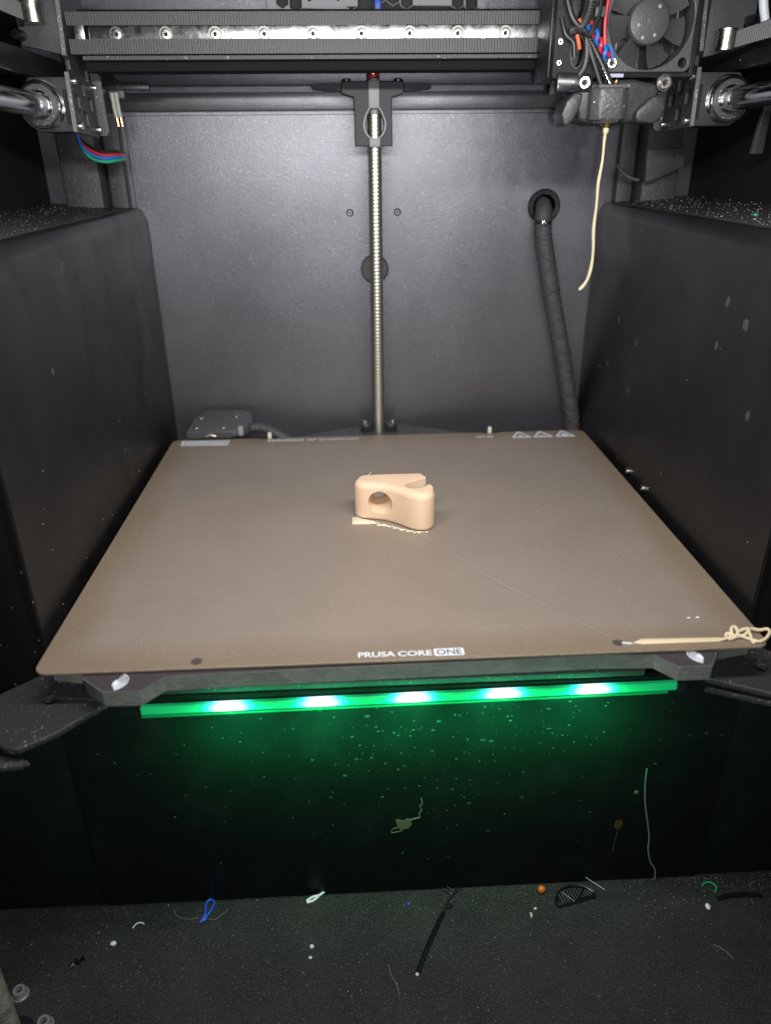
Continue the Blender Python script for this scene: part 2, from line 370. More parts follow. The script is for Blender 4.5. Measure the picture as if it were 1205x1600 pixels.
# ================================================================== the setting
fl = build('floor', MB().box(-190, 190, -150, 266, -133, -130), 'floor', kind='structure')
bw = build('back_wall', MB().box(-190, 190, 262, 265, -130, 252), 'powder', kind='structure')
build('side_wall', MB().box(-190, -186, -60, 262, -130, 252), 'matte', kind='structure')
build('side_wall', MB().box(186, 190, -60, 262, -130, 252), 'matte', kind='structure')
build('ceiling', MB().box(-190, 190, -30, 265, 252, 255), 'powder_dark', kind='structure')

# back wall pieces: lower panel, folded flanges, corner posts, panel screws, hole plug
bp = MB(); plate(bp, [rrect(-137, 138, -129.5, 177, 1.5), circle(-14.9, 126.2, 1.9), circle(12.9, 126.2, 1.9), circle(-0.9, 94.6, 8.2), circle(99, 128.5, 7.6)], 3.0, (0, 259.6, 0), (1, 0, 0), (0, 0, 1), 0.3)
panel = build('back_panel', bp, 'powder', bw)
build('flange', MB().prism([(251.1, 190.6), (250.0, 198.2), (261.9, 198.2), (261.9, 190.6)], 'yz', -184, 184), 'powder', bw, bevel=0.5)
build('flange', MB().prism([(257.0, 179.0), (256.4, 187.6), (261.9, 187.6), (261.9, 179.0)], 'yz', -184, 184), 'powder', bw, bevel=0.5)
for x in (-14.9, 12.9):
    s = MB(); s.lathe((x, 261.2, 126.2), (0, -1, 0), [(0, 1.8), (1.9, 1.7), (2.3, 1.3), (2.3, 0.8), (1.2, 0.7)], 18)
    q = build('panel_screw', s, 'screw_dark', panel); build('socket', MB().lathe((x, 260.2, 126.2), (0, -1, 0), [(0, 0.7), (0.3, 0.7)], 6), 'hole', q)
build('hole_plug', MB().lathe((-0.9, 261.5, 94.6), (0, -1, 0), [(0, 8.0), (1.2, 8.0), (1.5, 7.6)], 36), 'grey_plastic', panel)
for s in (-1, 1):
    build('corner_post', MB().box(*(sorted((s * 171, s * 151))), 244, 261.9, -130, 189), 'powder_dark', bw, bevel=1)
    build('corner_strip', MB().box(*(sorted((s * 149, s * 140))), 254, 261.9, -130, 178.4), 'powder_dark', bw, bevel=0.8)
# honeycomb exhaust grille above the beam
gx0, gx1, gz0, gz1 = -54.5, 59.0, 220.6, 246
loops = [rrect(gx0, gx1, gz0, gz1, 1.0)]
for gx, gz in ((-46.6, 228.4), (-39.8, 227.0), (-11.2, 227.8), (-17.8, 231.6), (4.4, 231.0), (17.6, 228.2), (10.6, 229.8), (44.2, 228.0), (51.4, 227.2), (-32.6, 231.4), (31, 232)):
    loops.append(circle(gx, gz, 3.55, 6, a0=math.pi / 6))
g = MB(); plate(g, loops, 2.4, (0, 253.5, 0), (1, 0, 0), (0, 0, 1), 0.25)
gr = build('honeycomb_grille', g, 'grille', bw)
build('grille_backing', MB().box(gx0 + 1, gx1 - 1, 258.5, 259.5, gz0 + 1, gz1 - 1), 'hole', gr)
build('grille_lever', MB().box(0.6, 4.4, 249.5, 252.2, 222.5, 232), 'blue_pl', gr, bevel=0.8)

# ================================================================== side covers
def side_cover(s, label, xf):
    x = lambda v: s * v
    t = thing('side_cover', (x(158), 140, -130), label, 'cover', 'tall side covers')
    pr = [(x(xf), -129.9), (x(xf), 124.0), (x(xf + 0.5), 125.0), (x(xf + 2.8), 129.4), (x(xf + 3.8), 130.0), (x(xf + 8), 130.3), (x(xf + 8), -129.9)]
    mb = MB(); mb.prism(pr, 'xz', 23, 257)
    p = build('side_panel', mb, 'cover', t, smooth=40)
    mb = MB(); mb.prism([(x(xf + 8.3), 128), (x(xf + 8.3), 130.6), (x(185.5), 133.5), (x(185.5), 128)], 'xz', 20, 257)
    build('top_ledge', mb, 'cover_top', t, bevel=0.4)
    mb = MB(); mb.prism([(x(xf + 0.35), 21.6), (x(xf + 0.35), 22.9), (x(xf + 8.2), 22.9), (x(185.5), 44), (x(185.5), 41)], 'xy', -129.9, 127.5)
    build('front_face', mb, 'cover_front', t)
    return t
LC = side_cover(-1, 'tall smooth black cover to the left of the print sheet', 131.5)
RC = side_cover(1, 'tall smooth black cover to the right, behind the hanging strand, two screws low on it', 131.5)
for (y, z) in ((156.4, 1.2), (133.7, 1.0)): socket_screw((131.6, y, z), (-1, 0, 0), 1.9, 1.8, 'steel', RC)

M['smudge'] = material('greasy smudge', (0.060, 0.064, 0.074), 0.5)
M['smudge_blue'] = material('blue rub mark', (0.020, 0.040, 0.12), 0.5)
for (c_, sx_, marks) in ((LC, -131.5, ((109.9, 116.6, 3.2, 1.3, 0.8), (207.8, 32.4, 1.4, 4.6, 0.1), (221.6, 74.0, 1.5, 9.0, 0.15), (80.1, 82.2, 1.2, 1.6, 0))), (RC, 131.5, ((200.3, 73.2, 2.2, 1.8, 0.6), (171.3, 67.4, 2.0, 1.6, 0.5), (84.2, 102.8, 1.6, 2.2, 0.6), (67.6, 97.2, 2.2, 2.2, 0.7), (86.9, 85.1, 1.5, 1.5, 0), (210, 46.4, 1.8, 1.4, 0.3), (173.6, 41, 1.6, 1.5, 0.4), (183.9, 120.9, 3.0, 1.2, 0.2), (53.3, 66.3, 1.4, 2.0, 0.4)))):
    for k, (y, z, ry, rz, a_) in enumerate(marks):
        pts = [(y + ry * math.cos(t) * math.cos(a_) - rz * math.sin(t) * math.sin(a_), z + ry * math.cos(t) * math.sin(a_) + rz * math.sin(t) * math.cos(a_)) for t in [2 * math.pi * q / 14 for q in range(14)]]
        pts = [(y + (p[0] - y) * random.uniform(0.8, 1.15), z + (p[1] - z) * random.uniform(0.8, 1.15)) for p in pts]
        build('smudge', MB().prism(pts, 'yz', sx_ - 0.04, sx_ + 0.04), 'smudge_blue' if (sx_ < 0 and k == 1) else 'smudge', c_)
# ================================================================== lower front panel with the green light bar
lp = thing('lower_panel', (0, 11.5, -130), 'glossy black panel standing on the floor under the bed front', 'panel')
build('middle_panel', MB().box(-127.3, 127.3, 10, 13, -129.95, -19.5), 'gloss', lp, bevel=0.5)
build('end_panel', MB().box(-184, -127.9, 10.6, 13.4, -129.95, -19.5), 'gloss', lp, bevel=0.5)
build('end_panel', MB().box(127.9, 184, 10.6, 13.4, -129.95, -19.5), 'gloss', lp, bevel=0.5)

lb = thing('light_bar', (2, 8, -25), 'glowing green light bar with five bright lamps below the print sheet', 'light bar')
def tilt(mb_):
    mb_.v = [(p[0], p[1], p[2] + 0.0082 * (p[0] - 2)) for p in mb_.v]; return mb_
mb = MB(); mb.prism([(8.4, -25.6), (8.1, -25.2), (8.1, -22.7), (8.5, -22.1), (9.9, -22.1), (9.9, -25.6)], 'yz', -96.5, 100.5)
guide = build('light_guide', tilt(mb), 'bar', lb)
mb = MB(); mb.box(-97, 98, 8.7, 9.9, -27.5, -26.5)
build('lower_lip', tilt(mb), 'bar_lip', lb, bevel=0.3)
mb = MB(); mb.box(100.6, 104.5, 7.8, 9.9, -25.8, -21.6)
build('end_cap', mb, 'black_shine', lb, bevel=0.5)
LEDX = [-64.8, -31.4, 2.2, 35.8, 69.2]
for x in LEDX:
    led = build('led', MB().box(x - 2.5, x + 2.5, 7.5, 8.05, -24.6 + 0.0082 * x, -23.4 + 0.0082 * x), 'led', guide, bevel=0.2)
    l = bpy.data.lights.new('green_wash_helper', 'AREA'); l.shape = 'RECTANGLE'; l.size = 0.022; l.size_y = 0.004; l.energy = 0.021; l.color = (0.0, 1.0, 0.34)
    o = bpy.data.objects.new('green_wash_helper', l); COL.objects.link(o); o.location = (x * MM, -9.0 * MM, (-34.0 + LIFT) * MM)
    o.rotation_euler = (math.radians(78), 0, 0)       # added unseen lamp before the bar, aimed back to wash the panel green

# ================================================================== heated bed
bed = thing('heated_bed', (0, 113, -20), 'dark heated bed under the bronze print sheet, fingerprint marks on its front tabs', 'heated bed')
ol = [(-120, 225), (120, 225), (123, 222), (123, 6), (111, 3.5), (109.5, 2.2), (103, -7.2), (91.8, -7.2), (86, 0.0), (67, 0.8), (-67, -1.2), (-83, -2.0), (-89.3, -9.0), (-101.4, -8.7), (-110, -1.2), (-112, 3.5), (-123, 6), (-123, 222)]
mb = MB(); mb.prism(ol, 'xy', -7.6, -1.75)
board = build('heater_board', mb, 'board_edge', bed)
ol2 = [(p[0] * 0.9985, p[1] * 0.998 + (0.25 if p[1] < 50 else 0)) for p in ol]
build('solder_mask', MB().prism(ol2, 'xy', -1.74, -1.5), 'board_top', board)
for (cx, cy, s) in ((-96.3, -4.2, 1), (98.9, -1.9, -1)):
    mb = MB()
    for k in range(5):       # curved ridges of the fingerprint mark
        a = 1.2 + 0.8 * k; pts = []
        for j in range(9):
            th = math.radians(-65 + 130 * j / 8)
            pts.append((cx + s * (-2.6 + a * math.cos(th)) * 1.05 + 0.6 * s * (j - 4) / 4, cy + 0.95 * a * math.sin(th) + 0.25 * (j - 4) / 4, -1.42))
        mb.tube(pts, 0.24, 5)
    mb.blob((cx - s * 1.9, cy - 0.2, -1.45), 0.9, 1.5, 0.06, 12, 4)
    build('fingerprint_mark', mb, 'white_ink', board)
# sheet metal carriage and arms below the board
mb = MB(); mb.prism([(-92, 9.0), (88, 9.0), (100, 40), (60, 226), (14, 249), (-14, 249), (-60, 226), (-100, 40)], 'xy', -18.2, -15.6)
build('carriage_plate', mb, 'powder_dark', bed, bevel=0.5)
for (x, y) in ((-80, 40), (80, 40), (-60, 200), (60, 200)): build('spacer', MB().cyl((x, y, -15.5), (x, y, -7.7), 3.5, 16), 'steel', bed)
ar = MB(); plate(ar, [[(-104.8, 0.5), (-107, 14.8), (-113, 22), (-131, 20), (-143, 9), (-150, -2), (-146, -12), (-133.6, -17.5), (-131.0, -19.6), (-126.8, -20.0), (-117, -13)], circle(-124.8, 3.6, 2.3)], 2.4, (0, 0, -15.2), (1, 0, 0), (0, 1, 0), 0.5)
arm = build('support_arm', ar, 'arm', bed)
build('arm_rib', MB().tube([(-123.5, 4.5, -14.0), (-114, 3.2, -14.0), (-106, 2.4, -14.0)], 0.5, 6), 'powder_dark', arm)
build('arm_flange', MB().prism([(-150, -24), (-126.5, -21.6), (-124.8, -19.5), (-150, -12)], 'xy', -21.5, -19.5), 'arm', arm, bevel=0.3)
ar = MB(); plate(ar, [[(107.0, 1.6), (108.5, 11), (113, 20), (131, 22), (143, 12), (150, 4), (150, -12), (142, -16), (127, -8.6)], circle(129.6, 6.2, 2.3)], 2.4, (0, 0, -15.2), (1, 0, 0), (0, 1, 0), 0.5)
arm = build('support_arm', ar, 'arm', bed)
build('arm_flange', MB().prism([(106.0, -0.4), (107.0, 1.0), (126, -8.0), (142, -15.8), (142, -17.2)], 'xy', -18.6, -17.4), 'arm', arm)
# rear tongue that reaches the lead screw, clamp blocks, alignment pins
mb = MB(); mb.prism([(-60, 228.2), (60, 228.2), (19, 248.5), (-13, 248.5)], 'xy', -3.0, -1.0)
build('rear_tongue', mb, 'grey_plastic', bed, bevel=0.3)
for x in (-8.2, 7.4):
    b = build('clamp_block', MB().box(x - 3.6, x + 3.6, 236.5, 243.5, -0.9, 3.4), 'black_shine', bed, bevel=0.4)
    socket_screw((x + (-1.2 if x < 0 else 1.2), 239.5, 3.3), (0, 0, 1), 1.6, 2.0, 'chrome', b)
for x in (-68.4, 68.6):
    build('alignment_pin', MB().lathe((x, 229.0, -1.4), (0, 0, 1), [(0, 1.3), (3.4, 1.3), (4.2, 1.0), (4.6, 0.4)], 16), 'pin', bed)
# cable box behind the left rear corner
zt = lambda y: 4.2 + (y - 229.5) * 0.285
cbp = [(-119.5, 229.5), (-91, 229.5), (-84.5, 233), (-79.5, 240), (-81, 249), (-86.5, 252.5), (-110, 253), (-116.5, 245)]
cb = MB(); n_ = len(cbp); cb.add([(p[0], p[1], 0.4) for p in cbp] + [(p[0], p[1], zt(p[1])) for p in cbp], [tuple(range(n_)), tuple(reversed(range(n_, 2 * n_)))] + [(i, i + n_, (i + 1) % n_ + n_, (i + 1) % n_) for i in range(n_)])
cbx = build('cable_box', cb, 'box', bed, bevel=0.7)
build('box_skirt', MB().prism([(-118.8, 228.6), (-91.6, 228.6), (-91.6, 229.4), (-118.8, 229.4)], 'xy', 0.4, 3.7), 'grey_plastic', cbx)
build('box_clip', MB().box(-87.8, -84.6, 230.2, 233.4, 0.6, 6.6), 'mid_grey', cbx, bevel=0.6)
for (x, y) in ((-112.0, 244), (-90.2, 245), (-113.6, 234), (-97, 234)): socket_screw((x, y, zt(y) - 0.1), (0, -0.27, 0.96), 1.8, 0.9, 'steel', cbx)
build('connector_tab', MB().tube([(-107, 228.4, 1.6), (-104.2, 228.2, 2.6), (-101.4, 228.4, 1.6)], 0.7, 8), 'steel', cbx)
bc = smooth_path([(-80, 236, 4), (-74, 235.5, 4), (-66, 233.5, 1.5), (-58, 231.5, -3), (-50, 232, -9), (-44, 236, -16)])
build('bed_cable', MB().tube(bc, 3.2, 12), 'braid', bed)

# ================================================================== print sheet with its markings
sh = thing('print_sheet', (0, 113, -1.4), 'satin bronze print sheet lying flat on the heated bed', 'print sheet')
out = []
for p in rrect(-127, 127, 0, 227.2, 4.5, 6): out.append(p)
# two notches at the rear edge for the alignment pins
i = max(range(len(out)), key=lambda k: out[k][0] + out[k][1] * 1e-3 if out[k][1] > 226 else -1e9)
rear = []
for (cx) in (68.6, -68.4):
    rear += [(cx + 7.5, 227.2), (cx + 5, 226.2), (cx + 2.6, 225.6)] + [(cx + 2.2 * math.cos(math.radians(a)), 228.2 + 2.8 * math.sin(math.radians(a))) for a in (-40, -90, -140)] + [(cx - 2.6, 225.6), (cx - 5, 226.2), (cx - 7.5, 227.2)]
top_right = [k for k, p in enumerate(out) if p[1] > 227.19 and p[0] > 0][-1]
out = out[:top_right + 1] + rear + out[top_right + 1:]
mb = MB(); plate(mb, [out], 0.9, (0, 0, -0.45), (1, 0, 0), (0, 1, 0), 0.2)
steel_sheet = build('steel_sheet', mb, 'sheet', sh)
nt = M['sheet'].node_tree; N = nt.nodes; L = nt.links; P0 = N['Principled BSDF']
src = P0.inputs['Base Color'].links[0].from_socket
tcs = N.new('ShaderNodeTexCoord'); sx = N.new('ShaderNodeSeparateXYZ'); L.new(tcs.outputs['Object'], sx.inputs[0])
def mth(op, a_, b_=None):
    n_ = N.new('ShaderNodeMath'); n_.operation = op
    for q_, v_ in enumerate((a_, b_)):
        if v_ is None: continue
        if isinstance(v_, (int, float)): n_.inputs[q_].default_value = v_
        else: L.new(v_, n_.inputs[q_])
    return n_.outputs[0]
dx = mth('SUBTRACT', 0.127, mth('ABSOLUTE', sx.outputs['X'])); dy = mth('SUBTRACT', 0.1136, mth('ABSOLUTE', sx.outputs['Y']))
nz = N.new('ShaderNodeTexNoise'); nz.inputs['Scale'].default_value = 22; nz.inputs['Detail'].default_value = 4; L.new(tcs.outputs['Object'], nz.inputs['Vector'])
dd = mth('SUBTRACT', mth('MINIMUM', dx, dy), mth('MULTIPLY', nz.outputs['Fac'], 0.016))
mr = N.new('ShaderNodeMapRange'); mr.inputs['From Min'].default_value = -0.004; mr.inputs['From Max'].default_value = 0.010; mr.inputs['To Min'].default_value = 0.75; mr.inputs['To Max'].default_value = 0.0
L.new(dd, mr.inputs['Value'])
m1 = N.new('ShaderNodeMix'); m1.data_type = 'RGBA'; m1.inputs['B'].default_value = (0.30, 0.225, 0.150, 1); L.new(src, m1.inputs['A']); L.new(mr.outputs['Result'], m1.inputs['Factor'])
n3 = N.new('ShaderNodeTexNoise'); n3.inputs['Scale'].default_value = 34; n3.inputs['Detail'].default_value = 6; n3.inputs['Roughness'].default_value = 0.7; n3.inputs['Distortion'].default_value = 1.2; L.new(tcs.outputs['Object'], n3.inputs['Vector'])
m3 = N.new('ShaderNodeMapRange'); m3.inputs['From Min'].default_value = 0.60; m3.inputs['From Max'].default_value = 0.80; m3.inputs['To Max'].default_value = 0.30; L.new(n3.outputs['Fac'], m3.inputs['Value'])
m2 = N.new('ShaderNodeMix'); m2.data_type = 'RGBA'; m2.inputs['B'].default_value = (0.27, 0.225, 0.19, 1); L.new(m1.outputs['Result'], m2.inputs['A']); L.new(m3.outputs['Result'], m2.inputs['Factor'])
L.new(m2.outputs['Result'], P0.inputs['Base Color'])
def put_text(parent, body, x0, y0, w, h, mat, name, bold=0.0, z=0.06, shear=0.0):
    v, f = text_mesh(body, bold)
    mb = MB(); mb.add([(x0 + p[0] * w, y0 + p[1] * h, z) for p in v], f)
    return build(name, mb, mat, parent, clean=False)
put_text(steel_sheet, 'PRUSA', -17.4, 2.2, 12.9, 3.0, 'white_ink', 'lettering', 0.026)
put_text(steel_sheet, 'CORE', -3.6, 2.05, 11.9, 3.0, 'white_ink', 'lettering', 0.026)
mb = MB(); plate(mb, [rrect(9.0, 19.5, 1.55, 5.75, 0.7)], 0.02, (0, 0, 0.05), (1, 0, 0), (0, 1, 0))
bx = build('lettering_box', mb, 'white_ink', steel_sheet)
put_text(bx, 'ONE', 9.9, 2.2, 8.7, 2.9, 'dark_ink', 'lettering', 0.012, 0.12)
for (x, y) in ((-72.8, 3.6), (74.4, 5.3)):
    mb = MB(); plate(mb, [circle(x, y, 1.9, 24)], 0.02, (0, 0, 0.03), (1, 0, 0), (0, 1, 0)); build('sensor_mark', mb, 'dark_ink', steel_sheet)
put_text(steel_sheet, 'satinsheet', -69.3, 220.4, 22.3, 4.4, 'white_ink', 'lettering', 0.02)
put_text(steel_sheet, 'or', -45.0, 220.3, 6.2, 3.2, 'white_ink', 'lettering', 0.02)
put_text(steel_sheet, 'prusa3d.com', -37.4, 219.6, 23.6, 4.6, 'white_ink', 'lettering', 0.02)
put_text(steel_sheet, 'QT-06', 58.6, 217.0, 10.6, 4.2, 'white_ink', 'lettering', 0.02)
mb = MB(); plate(mb, [[(-120.6, 217.0), (-92.4, 215.9), (-92.0, 224.5), (-121.4, 225.3)]], 0.02, (0, 0, 0.04), (1, 0, 0), (0, 1, 0))
nb = build('notice_block', mb, 'white_ink', steel_sheet)
mb = MB()
for k in range(4):
    for j in range(14):
        x = -119.2 + 1.95 * j + random.uniform(-0.2, 0.2); mb.box(x, x + random.uniform(0.8, 1.5), 218.1 + 1.8 * k - 0.03 * j, 218.7 + 1.8 * k - 0.03 * j, 0.06, 0.075)
build('notice_print', mb, 'dark_ink', nb)
for k, x in enumerate((86.2, 99.6, 113.4)):
    def tri(s): return [(x + s * q[0], 220.5 + s * q[1]) for q in ((-5.6, -4.6), (5.6, -4.6), (6.2, -3.9), (0.9, 6.1), (-0.9, 6.1), (-6.2, -3.9))]
    mb = MB(); plate(mb, [tri(1.0), [(p[0], 220.2 + (p[1] - 220.2) * 1.0) for p in tri(0.62)]], 0.02, (0, 0, 0.05), (1, 0, 0), (0, 1, 0))
    ws = build('warning_triangle', mb, 'white_ink', steel_sheet)
    mb = MB()
    if k == 0: mb.prism([(x - 1.4, 217.4), (x + 1.6, 217.4), (x + 0.3, 219.4), (x + 1.0, 219.4), (x - 1.0, 222.6), (x - 0.4, 220), (x - 1.2, 220)], 'xy', 0.05, 0.07)
    elif k == 1:
        for q in (-1.5, 0, 1.5): mb.tube([(x + q, 217.4, 0.06), (x + q - 0.4, 218.8, 0.06), (x + q + 0.4, 220.2, 0.06), (x + q, 221.4, 0.06)], 0.28, 5, flat=0.2)
    else: mb.prism([(x - 2.2, 217.3), (x + 2.2, 217.3), (x + 2.2, 219.4), (x + 0.5, 222), (x - 0.5, 222), (x - 2.2, 219.4)], 'xy', 0.05, 0.07)
    build('warning_symbol', mb, 'white_ink', ws)

# ================================================================== the printed clip
front = smooth_path([(p[0], p[1], 0) for p in [(-12, 120.4), (-15.2, 119.2), (-16.9, 116.2), (-16.6, 112.8), (-14.2, 110.2), (-10.4, 108.9), (-6.4, 108.0), (-2.6, 106.5), (0.8, 104.3), (4.0, 101.4), (7.2, 98.2), (10.4, 96.0), (13.8, 95.2), (16.8, 96.1), (18.9, 98.4), (19.7, 101.4), (19.4, 104.6)]], 5)
front = [(p.x, p.y) for p in front]
rest = [(18.9, 106.3), (18.0, 107.3), (16.9, 107.1), (15.5, 105.3), (13.4, 103.8), (11.2, 103.2), (9.0, 103.5), (7.2, 104.7), (6.4, 106.4), (6.8, 107.9), (7.8, 109.6), (12.3, 112.5), (16.2, 114.9), (16.9, 115.4), (17.0, 116.2), (16.2, 117.8), (15.0, 120.2), (14.3, 120.6), (4, 120.7), (-4, 120.7)]
outl = front + rest; nO = len(outl); nF = len(front)
wts = [min(1.0, max(0.12, min(i / 7.0, (nF + 1 - i) / 5.0))) if i < nF + 2 else 0.12 for i in range(nO)]
nrm = []
for i in range(nO):
    ax, ay = outl[i - 1]; bx_, by_ = outl[(i + 1) % nO]; L_ = math.hypot(bx_ - ax, by_ - ay); nrm.append((-(by_ - ay) / L_, (bx_ - ax) / L_))
cv, cf = [], []; HC = 18.4; layers = []
for k in range(7): t = math.pi / 2 * k / 6; layers.append((1.5 * (1 - math.sin(t)), 1.5 * (1 - math.cos(t)), 0))
layers = [(ins, z) for ins, z in [(1.6 * (1 - math.sin(math.pi / 2 * k / 5)), 1.6 * (1 - math.cos(math.pi / 2 * k / 5))) for k in range(6)]] + [(2.9 * (1 - math.cos(math.pi / 2 * k / 8)), HC - 2.9 + 2.9 * math.sin(math.pi / 2 * k / 8)) for k in range(9)]
for li, (ins, z) in enumerate(layers):
    for i in range(nO):
        zz_ = z if li < 6 else (HC - (HC - z) * wts[i])
        if li < 6: zz_ = z * wts[i]
        cv.append((outl[i][0] + nrm[i][0] * ins * wts[i], outl[i][1] + nrm[i][1] * ins * wts[i], zz_ - HC / 2))
for li in range(len(layers) - 1):
    for i in range(nO):
        j = (i + 1) % nO; cf.append((li * nO + i, li * nO + j, (li + 1) * nO + j, (li + 1) * nO + i))
cf.append(tuple(range(nO))); cf.append(tuple((len(layers) - 1) * nO + i for i in range(nO)))
def raw_object(v, f):
    me = bpy.data.meshes.new('tmp'); me.from_pydata([(p[0] * MM, p[1] * MM, p[2] * MM) for p in v], [], f)
    bm = bmesh.new(); bm.from_mesh(me); bmesh.ops.remove_doubles(bm, verts=bm.verts, dist=1e-6); bmesh.ops.recalc_face_normals(bm, faces=bm.faces); bm.to_mesh(me); bm.free()
    o = bpy.data.objects.new('tmp', me); COL.objects.link(o); return o
A = raw_object([(p[0], p[1], p[2] + 9.2) for p in cv], cf)
cut = MB(); cut.lathe((-5.4, 90, 9.5), (0, 1, 0), [(0, 5.9), (15.5, 5.9), (17.8, 5.6), (27, 3.3), (40, 3.2)], 36)
B = raw_object(cut.v, cut.f)
md = A.modifiers.new('b', 'BOOLEAN'); md.object = B; md.operation = 'DIFFERENCE'; md.solver = 'EXACT'
dg = bpy.context.evaluated_depsgraph_get(); me = bpy.data.meshes.new_from_object(A.evaluated_get(dg))
mb = MB(); mb.add([(p.co.x / MM, p.co.y / MM, p.co.z / MM + 0.05) for p in me.vertices], [tuple(p.vertices) for p in me.polygons])
bpy.data.objects.remove(A); bpy.data.objects.remove(B)
clip = build('printed_clip', mb, 'pla', label='peach printed clip with a round hole and a slot, standing on the sheet', cat='clip', smooth=32)
nt = M['pla'].node_tree       # fine horizontal layer lines
wv = nt.nodes.new('ShaderNodeTexWave'); wv.bands_direction = 'Z'; wv.inputs['Scale'].default_value = 520; wv.inputs['Distortion'].default_value = 0.0; wv.inputs['Detail'].default_value = 1
tcn = nt.nodes.new('ShaderNodeTexCoord'); nt.links.new(tcn.outputs['Object'], wv.inputs['Vector'])
b2 = nt.nodes.new('ShaderNodeBump'); b2.inputs['Strength'].default_value = 0.6; b2.inputs['Distance'].default_value = 0.0002
nt.links.new(wv.outputs['Fac'], b2.inputs['Height'])
for n in nt.nodes:
    if n.type == 'BUMP' and n is not b2: nt.links.new(n.outputs['Normal'], b2.inputs['Normal'])
nt.links.new(b2.outputs['Normal'], nt.nodes['Principled BSDF'].inputs['Normal'])

br = thing('brim_scrap', (-6, 103, 0), 'cream first-layer scraps crumbling along the foot of the clip', 'scrap')
mb = MB(); mb.prism([(-18.4, 111.6), (-18.5, 104.6), (-10.6, 104.3), (-7.0, 105.0), (-10.5, 108.2), (-14.0, 109.8), (-15.8, 112.0)], 'xy', 0.02, 0.45)
build('brim_patch', mb, 'pla_cream', br, bevel=0.08)
for k in range(24):
    t = k / 23; bx_ = -10 + 23 * t; by = 107.0 - 13.6 * (t ** 0.85) + random.uniform(-1.0, 0.3)
    r = random.uniform(0.4, 0.95); mb = MB(); mb.tube([(bx_ + r * math.cos(a) * 1.2, by + r * math.sin(a) * 0.9, 0.28) for a in [2 * math.pi * j / 10 for j in range(random.choice((7, 9, 10)))]], random.uniform(0.2, 0.3), 5)
    build('brim_curl', mb, 'pla_cream', br)
build('brim_crumb', MB().blob((15.4, 94.1, 0.3), 0.8, 0.5, 0.3, 8, 5, 0.15), 'pla_cream', br)
build('stray_whisker', MB().tube([(-10.5, 118.5, 18.3), (-9.8, 118.6, 19.6), (-8.8, 118.8, 20.6)], 0.09, 5), 'pla_cream', clip)

# prime line with its tangled tail, fine string
pl = thing('prime_line', (100, 4.6, 0), 'long peach extruded strip ending in a tangled loop at the sheet corner', 'filament')
mb = MB(); mb.prism([(79.4, 4.3), (82.4, 3.3), (110.5, 3.2), (111.6, 4.0), (111.2, 5.4), (83, 6.2)], 'xy', 0.05, 0.75)
build('flat_strip', mb, 'pla_pale', pl, bevel=0.25)
build('grey_smear', MB().prism([(75.4, 4.6), (78.4, 3.9), (79.6, 4.2), (78.6, 4.9), (76.0, 5.3)], 'xy', 0.04, 0.3), 'white_pl', pl)
cp = [(109.6, 3.9, .7), (111.4, 3.9, .8), (112.8, 4.5, .9), (113.3, 5.9, 1.2), (114.3, 6.2, 1.6), (114.6, 5.0, 1.3), (113.5, 4.1, .8), (114.8, 4.2, .8), (116.6, 5.0, 1.2), (117.9, 7.0, 2.0), (117.5, 8.8, 2.6), (116.0, 7.9, 2.4), (115.5, 6.0, 1.6), (116.3, 4.9, 1.0), (117.8, 5.2, .9), (119.9, 5.7, 1.0), (121.9, 7.1, 1.4), (122.4, 8.3, 1.8), (120.2, 8.1, 1.6), (118.2, 6.9, 1.2), (117.8, 5.7, 1.2), (119.2, 4.7, .9), (120.6, 3.7, .8), (121.7, 2.7, .9), (123.3, 1.8, .9), (125.6, 2.6, 1.0), (128.0, 4.5, 1.3), (129.5, 6.5, 1.5), (129.2, 8.0, 1.6), (126.6, 7.9, 1.3), (123.7, 8.4, 1.7), (121.8, 6.7, 1.9), (121.5, 4.6, 1.6), (121.0, 2.4, .9), (121.4, 0.9, .7)]
build('tangled_tail', MB().tube(smooth_path(cp, 5), 0.56, 8), 'pla_pale', pl)
build('filament_string', MB().tube(smooth_path([(75.0, 5.6, 0.3), (54.1, 30.3, 0.5), (38, 50.3, 0.6), (22.8, 74.6, 0.6), (11.0, 93.2, 0.4)], 6), [0.05 + 0.04 * k_ / 24 for k_ in range(25)], 5), 'clear', label='hair-thin pale string running across the sheet from clip to prime line', cat='string')
for (x, y, n, lab) in ((105.5, 18.6, 2, 'tiny pair of white flakes near the right front corner of the sheet'),):
    mb = MB()
    for k in range(n): mb.blob((x + 3.4 * k, y + 0.2 * k, 0.25), 0.8, 0.45, 0.25, 8, 5, 0.2)
    build('flake_pair', mb, 'white_pl', label=lab, cat='flakes')

# ================================================================== lead screws
def lead_screw_mesh(x, y, z0, z1, r=3.7, pitch=2.0):
    mb = MB(); n = 16; dz = 0.4; N = int((z1 - z0) / dz); vs = []; fs = []
    for i in range(N + 1):
        z = z0 + dz * i
        for k in range(n):
            ph = (z / pitch - k / n) % 1.0; h = 0.5 - 0.5 * math.cos(2 * math.pi * ph)
            rr = r - 0.12 + 0.12 * min(1, max(0, (h - 0.2) / 0.6)); th = 2 * math.pi * k / n
            vs.append((x + rr * math.cos(th), y + rr * math.sin(th), z))
    for i in range(N):
        for k in range(n):
            k2 = (k + 1) % n; fs.append((i * n + k, i * n + k2, (i + 1) * n + k2, (i + 1) * n + k))
    fs.append(tuple(reversed(range(n)))); fs.append(tuple(N * n + k for k in range(n)))
    mb.add(vs, fs); return mb
ls = thing('lead_screw', (-0.4, 240, -130), 'tall threaded lead screw in front of the middle of the back panel', 'lead screw')
build('threaded_rod', lead_screw_mesh(-0.4, 240, -129.9, 176), 'thread', ls, smooth=60)
build('rod_tip', MB().cyl((-0.4, 240, 176), (-0.4, 240, 192), 2.6, 16), 'mid_grey', ls)
